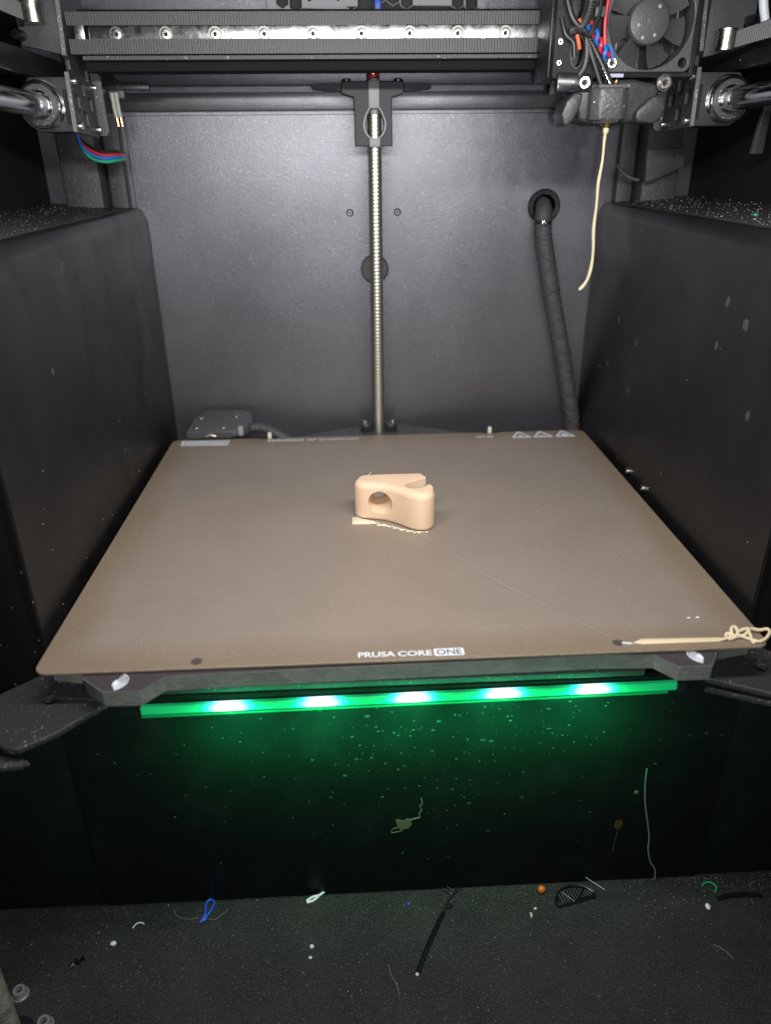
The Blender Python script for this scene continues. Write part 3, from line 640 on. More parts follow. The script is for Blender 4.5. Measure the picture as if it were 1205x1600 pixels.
# top bracket of the lead screw
tb = thing('screw_bracket', (-1, 240, 160), 'black T shaped bracket holding the top of the lead screw', 'bracket')
tear = []
for k in range(24):
    th = 2 * math.pi * k / 24; rr = 5.4; yv = rr * 1.55 * math.sin(th) + (0); tear.append((-0.6 + rr * math.cos(th) * (1.0 - 0.28 * math.sin(th) if math.sin(th) > 0 else 1.0), 171.3 + (yv if yv > 0 else yv * 0.85)))
col_out = [(-10.9, 160.6), (8.9, 160.6), (8.6, 183.4), (12, 184.2), (14.6, 185.2), (15.0, 187.5), (14.8, 190.8), (-17.5, 190.8), (-17.8, 187.5), (-17.4, 185.2), (-14, 184.2), (-11.2, 183.4)]
mb = MB(); plate(mb, [col_out, tear], 9, (0, 239.0, 0), (1, 0, 0), (0, 0, 1), 0.5)
body = build('bracket_body', mb, 'print_black', tb)
mb = MB(); plate(mb, [[(p[0] * 1.0 + (p[0] + 0.6) * 0.16, 171.3 + (p[1] - 171.3) * 1.1) for p in tear], [(p[0] - (p[0] + .6) * 0.02, 171.3 + (p[1] - 171.3) * 0.98) for p in tear]], 1.4, (0, 234.1, 0), (1, 0, 0), (0, 0, 1), 0.2)
build('oval_ring', mb, 'mid_grey', body)
build('grey_strap', MB().box(-3.6, 2.0, 233.3, 236.5, 178.4, 190.9), 'mid_grey', body, bevel=0.3)
build('grey_strap', MB().box(-3.4, 2.2, 233.3, 236.2, 160.2, 164.6), 'mid_grey', body, bevel=0.3)
for (xa, xb) in ((-32.6, -17.9), (15.1, 29.4)): build('wing', MB().prism([(xa, 187.8 if xa < 0 else 186.6), (xb, 186.6 if xa < 0 else 187.8), (xb, 189.8 if xa < 0 else 189.6), (xa, 189.6 if xa < 0 else 189.8)], 'xz', 236, 250), 'print_black', body)
for x in (-14.8, 12.2): socket_screw((x, 238.5, 190.6), (0, 0, 1), 2.2, 1.6, 'screw_dark', body)
cp_ = thing('shaft_spring', (-0.8, 240, 192), 'small red and brass coil on top of the lead screw bracket', 'coil')
for (ph, mt, nm) in ((0, 'wire_red', 'red_coil'), (math.pi, 'copper', 'brass_coil')):
    build(nm, MB().tube([(-0.8 + 2.6 * math.cos(ph + 2 * math.pi * t / 12), 238 + 2.6 * math.sin(ph + 2 * math.pi * t / 12), 191.5 + 0.19 * t) for t in range(44)], 0.9, 7), mt, cp_)
build('collar', MB().cyl((-0.8, 237.6, 190.9), (-0.8, 237.6, 192.4), 3.0, 18, bev=0.3), 'mid_grey', cp_)

lf = thing('lead_screw', (-145.6, -41.5, -130), 'front lead screw at the bottom left corner, beside two motor screws', 'lead screw')
build('threaded_rod', lead_screw_mesh(-145.6, -41.5, -129.9, -22), 'thread_worn', lf, smooth=60)
build('motor_collar', MB().lathe((-145.6, -41.5, -129.9), (0, 0, 1), [(0, 7.5), (1.2, 7.5), (1.6, 7.0)], 28), 'black_shine', lf)
for (x, y, lab) in ((-149.2, -25.6, 'upper of two steel socket screws on the floor, bottom left'), (-135.8, -37.4, 'lower of two steel socket screws, cut by the bottom edge')):
    t = thing('motor_screw', (x, y, -130), lab, 'screw', 'motor screws on the floor')
    socket_screw((x, y, -129.9), (0, 0, 1), 2.5, 3.2, 'zinc', t, 'screw_head')
    build('washer', MB().ring((x, y, -129.95), (0, 0, 1), 3.1, 2.6, 0.5), 'zinc', t)

# ================================================================== gantry beam
gb = thing('gantry_beam', (0, 200, 190), 'black crossbeam with a bright steel rail across the top', 'gantry')
GY = 187.0
build('beam', MB().box(-133, 140, GY + 1.5, 206, 191.6, 215), 'matte', gb, bevel=0.6)
build('beam_lip', MB().box(-131.5, 139, GY - 4.6, GY + 1.4, 195.2, 196.9), 'flange', gb, bevel=0.3)
build('beam_belly', MB().box(-132, 139, GY + 0.2, 195, 191.2, 194.9), 'matte', gb, bevel=0.3)
rail = build('linear_rail', MB().box(-128, 136, GY - 1.8, GY + 1.4, 201.2, 209.8), 'rail', gb, bevel=0.35)
for k in range(12):
    x = -116.0 + 21.65 * k
    if x > 132: break
    mb = MB(); mb.ring((x, GY - 1.85, 205.2), (0, -1, 0), 3.0, 2.2, 0.25, 26)
    q = build('rail_screw_seat', mb, 'screw_dark', rail)
    mb = MB(); mb.lathe((x, GY - 1.8, 205.2), (0, -1, 0), [(0, 2.15), (0.35, 2.1), (0.45, 1.7), (0.45, 1.05), (0.1, 0.95)], 20)
    s = build('rail_screw', mb, 'steel', q); build('socket', MB().lathe((x, GY - 1.86, 205.2), (0, -1, 0), [(0, 0.95), (0.12, 0.95)], 6), 'hole', s)
build('rail_end_stop', MB().box(-133.6, -129.4, GY - 3.4, GY + 1.3, 202.5, 208.8), 'steel', gb, bevel=0.3)

def belt_x(x0, x1, z0, z1, y, label, pitch=1.28):
    mb = MB(); mb.box(x0, x1, y, y + 0.8, z0, z1)
    n = int((x1 - x0) / pitch)
    for k in range(n):
        x = x0 + (k + 0.5) * pitch
        mb.prism([(x - 0.36, y + 0.05), (x - 0.24, y - 0.75), (x + 0.24, y - 0.75), (x + 0.36, y + 0.05)], 'xy', z0 + 0.1, z1 - 0.1)
    return build('toothed_belt', mb, 'belt', label=label, cat='belt', group='toothed belts', smooth=20)
belt_x(-136.4, 84, 208.3, 213.3, GY - 4.0, 'upper ribbed black belt running above the steel rail')
belt_x(-136.4, 84, 197.5, 203.2, GY - 4.0, 'lower ribbed black belt running below the steel rail')

def hexa(cy, cz, r): return [(cy + 0.80 * r * math.cos(math.pi / 6 + k * math.pi / 3), cz + r * math.sin(math.pi / 6 + k * math.pi / 3)) for k in range(6)]
def end_bracket(s, xp, y0, label):
    """side plate with hexagon holes, flange, bearing block, bearing, pulley and belt guide"""
    t = thing('end_bracket', (xp, y0 + 15, 166), label, 'bracket', 'gantry end brackets')
    hx = [(y0 + 25, 191.0), (y0 + 16.5, 184.4), (y0 + 6.5, 178.8), (y0 + 25, 178.7), (y0 + 15, 172.2)]
    outl = [(y0, 166.6), (y0 + 32, 165.2), (y0 + 36, 190), (y0 + 36, 224), (y0 + 6, 224), (y0 + 2, 196.5), (y0 + 4.5, 195.0), (y0 + 4.5, 191.5), (y0 + 1, 190.5)]
    mb = MB(); plate(mb, [outl] + [hexa(a, b, 4.4) for a, b in hx], 2.0, (xp, 0, 0), (0, 1, 0), (0, 0, 1), 0.2)
    pl_ = build('side_plate', mb, 'plate', t)
    # bright cut front edges of the plate
    for (za, zb, ya, yb) in ((167.0, 190.3, y0 - 0.1, y0 + 0.9), (196.8, 223.8, y0 + 1.95, y0 + 5.8)):
        mb = MB(); mb.prism([(ya - 0.25, za), (ya + 0.35, za), (yb + 0.35, zb), (yb - 0.25, zb)], 'yz', xp - 0.9, xp + 0.9)
        build('plate_edge', mb, 'plate_edge', pl_)
    for (a, b) in ((y0 + 4, 187.0), (y0 + 33.5, 186.6), (y0 + 3, 169.2), (y0 + 31, 168.6)): socket_screw((xp - s * 1.0, a, b), (-s, 0, 0), 1.7, 1.7, 'steel', pl_)
    mb = MB(); q = [(xp - s * 1, 166), (xp - s * 4.2, 165.8), (xp - s * 5.6, 167.2), (xp - s * 5.2, 193), (xp - s * 9.5, 197.5), (xp - s * 1, 197.5)]
    mb.prism(q, 'xz', y0 + 32.5, y0 + 34.5); build('flange', mb, 'flange', t, bevel=0.3)
    # bearing block and linear bearing on the rod
    xr = -152.5 if s < 0 else 160.5
    lo, hi = sorted((xp + s * 1.3, xr + s * 7.5))
    blk = MB(); pts = [(xp + s * 1.3, 167), (xr + s * 3.0, 167), (xr + s * 7.5, 171), (xr + s * 8.5, 183), (xr + s * 4, 188.8), (xp + s * 1.3, 188.8)]
    blk.prism(pts, 'xz', y0 + 4.5, y0 + 34); bk = build('bearing_block', blk, 'print_black', t, bevel=0.5)
    build('block_slot', MB().box(*sorted((xp + s * 1.6, xp + s * 4.4)), y0 + 4.1, y0 + 4.9, 170, 184), 'hole', bk)
    mb = MB(); mb.lathe((xr, y0 + 6, 177.7), (0, -1, 0), [(0, 9.6), (4.2, 9.6), (4.6, 9.2), (4.6, 8.4), (4.3, 8.3), (4.3, 5.7), (3.4, 5.3)], 40)
    brg = build('linear_bearing', mb, 'bearing', t, smooth=30)
    build('bearing_seal', MB().ring((xr, y0 + 1.45, 177.7), (0, -1, 0), 8.2, 5.9, 0.4, 36), 'seal', brg)
    build('rim_ring', MB().ring((xr, y0 + 1.5, 177.7), (0, -1, 0), 9.2, 8.5, 0.35, 40), 'chrome', brg)
    build('bearing_band', MB().ring((xr, y0 + 5.2, 177.7), (0, -1, 0), 10.4, 9.65, 1.0, 40), 'chrome', brg)
    build('seal_ring', MB().ring((xr, y0 + 1.1, 177.7), (0, -1, 0), 5.9, 5.1, 0.5, 36), 'chrome', brg)
    # upper plate facing the door, idler pulley, tension screw
    yu = y0 + 9 if s < 0 else y0 + 1.5
    zb = 197.3 if s < 0 else 194.2
    up = MB(); up.prism([(xp + s * 1.2, zb), (xp + s * 20, zb + 4), (xp + s * 20, zb + 11), (xp + s * 17.5, zb + 11), (xp + s * 17.5, zb + 15), (xp + s * 22, zb + 15), (xp + s * 22, zb + 26), (xp + s * 1.2, zb + 26)], 'xz', yu, yu + 3)
    upo = build('upper_plate', up, 'grey_plastic', t, bevel=0.4)
    px, pz = (xp - 10.5, 208.6) if s < 0 else (xp + 7.5, 196.0)
    mb = MB(); mb.lathe((px, yu - 6.5, pz), (0, 0, 1), [(0, 4.4), (0.9, 4.4), (1.0, 3.9), (7.0, 3.9), (7.1, 4.4), (8.0, 4.4)], 28)
    build('idler_pulley', mb, 'steel', upo)
    socket_screw((xp + s * 19, yu - 0.2, zb + (7.5 if s < 0 else 13.5)), (s * 0.2, -1, 0), 2.2, 5, 'screw_dark', upo, 'tension_screw')
    return t
end_bracket(-1, -138, 176.5, 'dark bracket with hexagon holes at the left end of the crossbeam')
end_bracket(1, 143.5, 171.5, 'dark bracket with hexagon holes to the right of the fan')
for (xr, y1, lab) in ((-152.5, 240, 'polished round rod entering the left bearing'), (160.5, 240, 'polished round rod entering the right bearing')):
    build('smooth_rod', MB().cyl((xr, -40, 177.7), (xr, y1, 177.7), 5.0, 32), 'chrome', label=lab, cat='rod', group='smooth rods')
def belt_y(x, y0, y1, z0, z1, label, dz):
    mb = MB(); pitch = 1.5; n = int((y1 - y0) / pitch)
    mb.add([(x, y0, z0 + dz), (x + 0.9, y0, z0 + dz), (x + 0.9, y1, z0), (x, y1, z0), (x, y0, z1 + dz), (x + 0.9, y0, z1 + dz), (x + 0.9, y1, z1), (x, y1, z1)], [(0, 3, 2, 1), (4, 5, 6, 7), (0, 1, 5, 4), (1, 2, 6, 5), (2, 3, 7, 6), (3, 0, 4, 7)])
    for k in range(n):
        y = y0 + (k + .5) * pitch; d = dz * (1 - (k + .5) / n); xx = x + (0.9 if x < 0 else 0); q = 0.4 if x < 0 else -0.4
        mb.add([(xx, y - .4, z0 + d), (xx + q, y - .2, z0 + d), (xx + q, y + .2, z0 + d), (xx, y + .4, z0 + d), (xx, y - .4, z1 + d), (xx + q, y - .2, z1 + d), (xx + q, y + .2, z1 + d), (xx, y + .4, z1 + d)], [(0, 1, 5, 4), (1, 2, 6, 5), (2, 3, 7, 6), (0, 3, 2, 1), (4, 5, 6, 7), (3, 0, 4, 7)])
    return build('toothed_belt', mb, 'belt', label=label, cat='belt', group='toothed belts', smooth=20)
belt_y(-153.4, 40, 181, 209.6, 215.8, 'short ribbed belt leaving the pulley in the top left corner', 0)
belt_y(154.6, 30, 168, 197.0, 203.2, 'ribbed belt leaving the pulley in the top right corner', 0)
for s, lab in ((-1, 'dark square frame tube above the left rod'), (1, 'dark square frame tube above the right rod')):
    xr = -166 if s < 0 else 172
    build('frame_tube', MB().box(xr - 9, xr + 9, -20, 243, 189.6, 200), 'black', label=lab, cat='frame tube', group='frame tubes', bevel=0.8)
build('white_tube', MB().tube(smooth_path([(166.0, 170, 216), (167.0, 170, 212), (168.6, 170, 207.5)]), 1.9, 12), 'tube_white', label='short white tube above the belt, top right corner', cat='tube')
build('edge_plate', MB().prism([(172.5, 155), (178, 155), (178, 185), (176, 185)], 'xz', 168, 171), 'plate', label='dark plate with a pale edge at the right border below the rod', cat='plate', bevel=0.3)

# small fittings behind the left bracket
ps = thing('plug_sensor', (-131, 224, 168), 'pale plug with copper tips behind the left bracket', 'plug')
for x in (-132.0, -130.0):
    build('pale_pin', MB().tube([(x - 0.3, 224, 185.5), (x, 224, 178), (x + 0.4, 224, 174.5)], 1.0, 10), 'plug', ps)
    build('copper_tip', MB().tube([(x + 0.4, 224, 174.4), (x + 0.7, 224, 170.5)], 0.7, 8), 'copper', ps)
build('plug_block', MB().box(-134.5, -126.5, 224.5, 228, 183, 187.8), 'grey_plastic', ps, bevel=0.5)
build('stop_arm', MB().prism([(-135, 186.6), (-113, 186.6), (-113, 189.4), (-128, 190), (-131, 193.5), (-135, 193.5)], 'xz', 222, 226), 'black', label='black arm sticking out behind the left bracket under the beam', cat='arm', bevel=0.3)
for k, (mt, nm, dz, dy) in enumerate((('wire_red', 'red', 2.2, 0.0), ('wire_blue', 'blue', 0.6, -0.8), ('wire_green', 'green', -1.2, -0.4), ('wire_black', 'black', 4.0, 1.0))):
    pth = smooth_path([(-153, 226 + dy, 172 + dz * 0.2), (-152, 225 + dy, 163 + dz * 0.5), (-147.5, 224 + dy, 157.6 + dz), (-141, 223.5 + dy, 155.6 + dz * 0.9), (-136, 228 + dy, 156.0 + dz * 0.8), (-134.5, 240 + dy, 156.4 + dz * 0.6), (-139.2, 256, 157 + dz * 0.5), (-141, 261, 157 + dz * 0.5)])
    build('motor_wire', MB().tube(pth, 0.75, 8), mt, label='%s wire sagging below the left bracket' % nm, cat='wire')

# right rear corner guide
rg = MB(); rg.prism([(148.5, 157.5), (170, 158.5), (170, 149), (152.5, 141.5), (149.6, 141.5)], 'xz', 236, 241)
build('corner_guide', rg, 'grey_plastic', label='dark grey angled plate above the right cover, under the print head', cat='plate', bevel=0.5)
build('corner_hose', MB().tube(smooth_path([(136.5, 247, 150), (139, 245, 146.5), (143, 243, 143.6), (148, 242, 142.2)]), 1.0, 8), 'grey_plastic', label='thin dark hose curving in the right rear corner', cat='hose')

# ================================================================== bed harness cable with grommet
bh = thing('cable_harness', (104, 250, -20), 'thick black braided cable dropping from the back panel to the bed', 'cable')
build('grommet', MB().lathe((99, 258.0, 128.5), (0, -1, 0), [(-1.2, 7.4), (0, 9.6), (1.0, 9.6), (1.6, 8.8), (1.6, 6.6), (-1.2, 6.2)], 36), 'black_shine', bh)
path = smooth_path([(99, 262, 129.5), (98.6, 257, 129), (98.0, 252.5, 126), (97.4, 250.5, 120), (98.4, 250, 111), (100.8, 250, 101), (106.2, 250, 79), (111.6, 250, 59), (117, 250, 39.5), (122, 250, 19), (126.4, 250, 1), (129, 250, -18)], 7)
mb = MB(); rr = [4.3 + 0.9 * min(1, i / 30) - (0.9 * max(0, (i - 55) / 22)) for i in range(len(path))]
mb.tube(path, rr, 14); sleeve = build('sleeve', mb, 'braid', bh)
mb = MB()
for sgn in (1, -1):         # woven strands wound round the sleeve
    for q in range(4):
        pts = []
        for i in range(len(path) * 2 - 1):
            a = path[i // 2] if i % 2 == 0 else (path[i // 2] + path[i // 2 + 1]) / 2
            r_ = rr[i // 2] + 0.12; th = sgn * i * 0.42 + q * math.pi / 2
            pts.append((a.x + r_ * math.cos(th), a.y + r_ * math.sin(th) * 0.98, a.z + 0.0))
        mb.tube(pts, 0.28, 4)
build('weave', mb, 'braid', sleeve)
build('zip_tie', MB().ring((97.4, 250.6, 119.2), (0.05, 0.05, 1), 5.3, 4.6, 2.0, 24), 'black_shine', bh)
build('tie_head', MB().box(95.4, 98.4, 244.4, 246.2, 119.0, 121.4), 'chrome', bh, bevel=0.4)

# ================================================================== print head
ph = thing('extruder_unit', (98, 150, 166), 'black print head with a round fan and grey nozzle sock, top right', 'print head')
FX, FZ, FY = 110.8, 205.0, 149.0; FR = 18.6
mb = MB(); plate(mb, [rrect(FX - FR, FX + FR, FZ - FR, FZ + FR, 3.0), circle(FX, FZ, 17.6, 40), circle(FX + 15.2, FZ - 15.2, 1.8, 16), circle(FX - 15.2, FZ + 15.2, 1.8, 16), circle(FX + 15.2, FZ + 15.2, 1.8, 16)], 9.5, (0, FY + 4.75, 0), (1, 0, 0), (0, 0, 1), 0.5)
ff = build('fan_frame', mb, 'grey_plastic', ph)
rot = MB(); rot.lathe((FX - 0.8, FY + 8, FZ - 0.4), (0, -1, 0), [(0, 8.6), (6.6, 8.6), (7.7, 8.0), (8.1, 6.8), (8.15, 2.0), (8.15, 1.2), (7.6, 1.0)], 40)
hub = build('fan_hub', rot, 'grey_plastic', ph, smooth=25)
build('hub_pin', MB().lathe((FX - 0.8, FY + 0.1, FZ - 0.4), (0, -1, 0), [(0, 1.3), (0.25, 1.3), (0.45, 0.9)], 16), 'flange', hub)
for (a, b) in ((-4.6, -1.4), (3.3, 5.0), (2.5, -4.9), (-2.4, -5.8)): build('hub_mark', MB().blob((FX - 0.8 + a, FY - 0.08, FZ - 0.4 + b), 0.75, 0.12, 0.75, 10, 5), 'mid_grey', hub)
for k in range(7):
    a0 = 2 * math.pi * k / 7 + 0.25; vs = []; fs = []; nr, nc = 5, 5
    for side in (0, 1):
        for i in range(nr):
            r_ = 8.2 + 8.7 * i / (nr - 1)
            for j in range(nc):
                u = j / (nc - 1); th = a0 + (0.78 - 0.08 * i / 4) * u + 0.10 * (i / 4) ** 2
                vs.append((FX - 0.8 + r_ * math.cos(th), FY + 1.2 + 5.6 * u + 0.5 * side, FZ - 0.4 + r_ * math.sin(th)))
    o_ = nr * nc
    for i in range(nr - 1):
        for j in range(nc - 1):
            a = i * nc + j; fs.append((a, a + 1, a + nc + 1, a + nc)); fs.append((o_ + a, o_ + a + nc, o_ + a + nc + 1, o_ + a + 1))
    for i in range(nr - 1):
        for j in (0, nc - 1): a = i * nc + j; fs.append((a, a + nc, o_ + a + nc, o_ + a))
    for j in range(nc - 1):
        for i in (0, nr - 1): a = i * nc + j; fs.append((a, a + 1, o_ + a + 1, o_ + a))
    build('blade', MB().add(vs, fs), 'grey_plastic', hub, smooth=50)
for (a, b) in ((-15.2, -15.2),): socket_screw((FX + a, FY - 0.1, FZ + b), (0, -1, 0), 2.3, 1.2, 'steel', ff)
for k in range(7): build('heatsink_fin', MB().box(FX - 16 + 5 * k, FX - 15.2 + 5 * k, FY + 10.5, FY + 24, FZ - 16, FZ + 17), 'screw_dark', ph)
build('heatsink_core', MB().box(FX - 17, FX + 17, FY + 17, FY + 25, FZ - 17, FZ + 18), 'black', ph)
build('wire_label', MB().box(93.4, 97.2, 159.8, 160.6, 203.5, 206.5), 'lilac', ph)
build('fan_shroud', MB().prism([(91.0, 224), (92.0, 187.0), (129.8, 186.6), (130.2, 224), (132.5, 224), (132.0, 184.6), (89.5, 184.6), (88.5, 224)], 'xz', 150.5, 172), 'black_shine', ph, bevel=0.4)
build('lilac_strip', MB().box(94, 101.5, 149.4, 150.3, 184.7, 186.0), 'lilac', ph)
# carriage body on the left: plate with two oval slots
mb = MB(); plate(mb, [rrect(71.2, 90.5, 184.2, 226, 1.5), circle(81.0, 194.0, 2.6, 24, 5.6), circle(80.0, 212.0, 2.6, 24, 6.2)], 6.0, (0, 153, 0), (1, 0, 0), (0, 0, 1), 0.5)
cbdy = build('carriage_face', mb, 'head_black', ph)
build('carriage_body', MB().box(71.5, 130, 160, 184.5, 185, 224), 'black', ph, bevel=1)
build('slot_rim', MB().tube([(81.0 + 2.9 * math.cos(t), 149.8, 194.0 + 5.9 * math.sin(t)) for t in [2 * math.pi * k / 24 for k in range(24)]], 0.25, 5, closed=True), 'grey_plastic', cbdy)
build('corner_block', MB().prism([(72.8, 178.8), (88.5, 179.4), (88.0, 186.0), (73.2, 186.6)], 'xz', 147.5, 160), 'black_shine', ph, bevel=0.8)
socket_screw((84.4, 147.6, 182.6), (0, -1, 0), 2.6, 1.5, 'steel', ph)
build('screw_boss', MB().cyl((118.6, 147.2, 182.4), (118.6, 160, 182.4), 3.2, 20), 'screw_dark', ph)
socket_screw((118.6, 147.0, 182.4), (0, -1, 0), 2.6, 1.2, 'steel', ph)
# wires on the face of the carriage
def helix_pair(p0, p1, turns, r, ph0, n=60):
    p0 = Vector(p0); p1 = Vector(p1); d = (p1 - p0); a = d.normalized(); u = a.orthogonal().normalized(); w = a.cross(u)
    return [p0 + d * (i / n) + (u * math.cos(ph0 + turns * 2 * math.pi * i / n) + w * math.sin(ph0 + turns * 2 * math.pi * i / n)) * r for i in range(n + 1)]
build('twisted_wire', MB().tube(helix_pair((84.5, 147.8, 203.5), (93.0, 146.8, 191.5), 2.2, 1.1, 0), 0.85, 8), 'wire_blue', ph)
build('twisted_wire', MB().tube(helix_pair((84.5, 147.8, 203.5), (93.0, 146.8, 191.5), 2.2, 1.1, math.pi), 0.85, 8), 'wire_red', ph)
build('twisted_wire', MB().tube(smooth_path([(93.2, 146.6, 196), (94.6, 146.4, 193.5), (95.4, 146.6, 191)]), 0.6, 7), 'wire_blue', ph)
build('heater_sleeve', MB().tube([(85.0, 147.0, 198.0), (90.4, 145.4, 189.2), (95.6, 144.4, 180.6)], 1.25, 12), 'wire_black', ph)
build('sleeve_spiral', MB().tube(helix_pair((85.0, 147.0, 198.0), (95.6, 144.4, 180.6), 22, 1.15, 0, 260), 0.32, 5), 'chrome', ph)
build('dark_wire', MB().tube(smooth_path([(83.5, 147.5, 199), (87.4, 147, 190.5), (91.5, 146.8, 182)]), 1.1, 8), 'wire_black', ph)
for (pts, r_) in (([(84.5, 147.6, 218), (84.2, 147.4, 210), (82.6, 147.2, 204.6), (80.0, 147.6, 201.8), (76.8, 148.4, 201.0)], 1.5), ([(83.8, 147.4, 198.5), (84.6, 147.6, 193), (84.0, 148, 188), (82.0, 149, 185)], 1.3)):
    P_ = smooth_path(pts, 6); c_ = build('braided_wire', MB().tube(P_, r_, 10), 'wire_black', ph)
    mb = MB()
    for i in range(1, len(P_) - 1): mb.ring(tuple(P_[i]), tuple((P_[i + 1] - P_[i - 1])), r_ + 0.18, r_ - 0.1, 0.35, 10)
    build('braid_rib', mb, 'grey_plastic', c_)
build('orange_wire', MB().tube(smooth_path([(80.2, 147.6, 205), (80.6, 147.0, 202.5), (81.4, 147.0, 200.5)]), 0.85, 8), 'wire_orange', ph)
build('orange_wire', MB().tube(smooth_path([(79.6, 147.4, 199.6), (80.4, 147.0, 197.2), (81.2, 147.4, 194.6)]), 0.85, 8), 'wire_orange', ph)
for pts, r_, mt in (([(74, 148.6, 214), (76.5, 147.6, 207), (79, 147.2, 203.5), (82.5, 147.0, 201.5)], 1.2, 'wire_black'), ([(88.5, 148, 214), (88.0, 147, 207), (86, 146.6, 202), (84.4, 146.8, 198.5)], 1.0, 'wire_black'), ([(73.2, 149.4, 206), (75.2, 148.2, 200), (78.5, 147.8, 197), (79.5, 148.2, 192)], 0.9, 'wire_black'), ([(91.4, 147.6, 213), (90.8, 147.4, 204), (91.6, 147.2, 196)], 0.7, 'wire_red')):
    build('loose_wire', MB().tube(smooth_path(pts, 6), r_, 8), mt, ph)
for (x, z) in ((73.6, 190), (73.6, 197.5), (88.4, 211.5)): socket_screw((x, 149.9, z), (0, -1, 0), 1.1, 0.7, 'steel', ph)
build('connector', MB().box(86.2, 90.6, 146.6, 149.8, 205.6, 209.4), 'grey_plastic', ph, bevel=0.5)
build('wire_tie', MB().tube(smooth_path([(78.5, 147.0, 201.6), (82.0, 146.0, 200.8), (84.5, 146.6, 198.5)]), 1.0, 7), 'black', ph)
# ducts and hot end
mb = MB(); mb.prism([(80.5, 181.5), (84, 168.6), (90, 167.0), (104, 167.2), (110, 168.4), (117, 177), (119, 181.8), (106, 184.0), (92, 183.6)], 'xz', 149, 168)
build('blower_duct', mb, 'duct', ph, bevel=1.6, bseg=3)
for pts in ([(80.3, 179), (76.9, 176.0), (75.1, 170.9), (76.4, 167.0), (78.0, 166.2), (80.8, 168.9), (82.7, 172.8), (83.9, 178.6)], [(118.8, 177.4), (119.8, 173.2), (118.2, 168.8), (115.5, 167.1), (108.4, 167.6), (107.2, 169.2), (107.4, 172.2), (111.5, 175.9), (114.0, 177.6)]):
    build('air_outlet', MB().prism(pts, 'xz', 144.5, 160), 'duct', ph, bevel=1.7, bseg=3, smooth=60)
mb = MB(); mb.prism([(87.2, 144.5), (90.6, 141.2), (99.6, 141.2), (103.2, 144.5), (103.2, 152), (87.2, 152)], 'xy', 168.4, 180.6)
sk = build('nozzle_sock', mb, 'sock', ph, bevel=0.9, bseg=3)
build('sock_collar', MB().box(89.2, 102.6, 141.8, 151, 180.2, 181.6), 'flange', sk, bevel=0.4)
build('sock_foot', MB().lathe((95.4, 147, 168.6), (0, 0, -1), [(0, 6.4), (1.2, 5.4), (1.6, 3.4)], 12), 'sock', sk)
build('nozzle', MB().lathe((95.8, 147, 167.2), (0, 0, -1), [(0, 2.6), (0.8, 2.4), (2.0, 0.8)], 12), 'brass', sk)
build('copper_lug', MB().blob((97.4, 144.6, 182.8), 0.9, 0.7, 1.1, 8, 5, 0.1), 'copper', ph)
op = [(95.8, 147, 165.6), (95.6, 147.2, 161), (95.8, 147.5, 153), (95.2, 148, 144), (95.6, 148.5, 135), (95.6, 149, 125), (96.6, 149.4, 115.5), (96.6, 149.6, 109), (95.9, 149.7, 104.2), (94.6, 149.6, 101), (92.8, 149.4, 98.8), (91.6, 149.3, 97.9)]
P_ = smooth_path(op, 5); rs = [1.3 if i < 3 else 0.62 + 0.22 * math.sin(i * 0.55) * 0.4 + 0.25 * (i / len(P_)) for i in range(len(P_))]; rs[-1] = 0.4; rs[-2] = 0.6
build('ooze_strand', MB().tube(P_, rs, 10), 'ooze', label='long straw coloured filament strand hanging from the nozzle', cat='filament', smooth=60)

# ================================================================== crumbs and scraps
ZF = -129.95
def tube_thing(name, pts, r, mat, label, cat, n=7, sub=5):
    return build(name, MB().tube(smooth_path(pts, sub), r, n), mat, label=label, cat=cat, smooth=60)
bl = thing('blue_scrap', (-84, 5, -130), 'blue folded loop of filament on the floor', 'filament scrap')
build('blue_loop', MB().tube(smooth_path([(-85.8, 0.6, .6), (-84.6, 3.5, .9), (-84.9, 7.6, 1.3), (-83.4, 9.8, 1.2), (-81.6, 8.2, 1.0), (-82.6, 4.6, .9), (-84.6, 1.6, .8), (-86.4, -0.2, .6)], 6), 0.55, 7), 'blue_pl', bl)
for m_ in (bl,):
    for ch in m_.children: ch.location.z += 0  # rests on the floor
build('blue_tuft', MB().blob((-84.9, 1.4, 0.6), 1.3, 1.0, 0.6, 8, 5, 0.25), 'blue_pl', bl)
bl.location.z = 0
for ch in bl.children: ch.location.z = 0.0
tube_thing('grey_fibre', [(-98, 6.4, ZF + .3), (-96.5, 3.5, ZF + .4), (-92, 1.8, ZF + .3), (-87, 2.2, ZF + .3)], 0.14, 'hair', 'grey fibre curving into the blue loop from the left', 'fibre')
tube_thing('grey_fibre', [(-83, 1.4, ZF + .3), (-80, 1.0, ZF + .3), (-77, 3.5, ZF + .4), (-75.5, 5.4, ZF + .3)], 0.14, 'hair', 'short grey fibre curving away right of the blue loop', 'fibre')
tube_thing('white_scrap', [(-42.6, 6.8, ZF + .9), (-40, 8.4, ZF + 1.2), (-37, 9.0, ZF + 1.4), (-34.2, 11.2, ZF + 1.8), (-31.6, 14.6, ZF + 2.2), (-33.4, 15.8, ZF + 2.6), (-35.0, 13.0, ZF + 2.2), (-36.4, 9.8, ZF + 1.2), (-39.5, 7.2, ZF + .7), (-42.4, 6.4, ZF + .6)], 0.55, 'white_pl', 'white folded filament loop on the floor against the panel', 'filament scrap')
bs = thing('black_strip', (9, -12, -130), 'long black filament strip with a curled wire end, middle of the floor', 'filament scrap')
build('strip_body', MB().tube(smooth_path([(1.9, -26.2, ZF + .7), (5, -19.5, ZF + .9), (9, -12, ZF + .9), (12.6, -5.4, ZF + .9), (14.9, -1.6, ZF + .7)], 6), 0.95, 8), 'black_pl', bs)
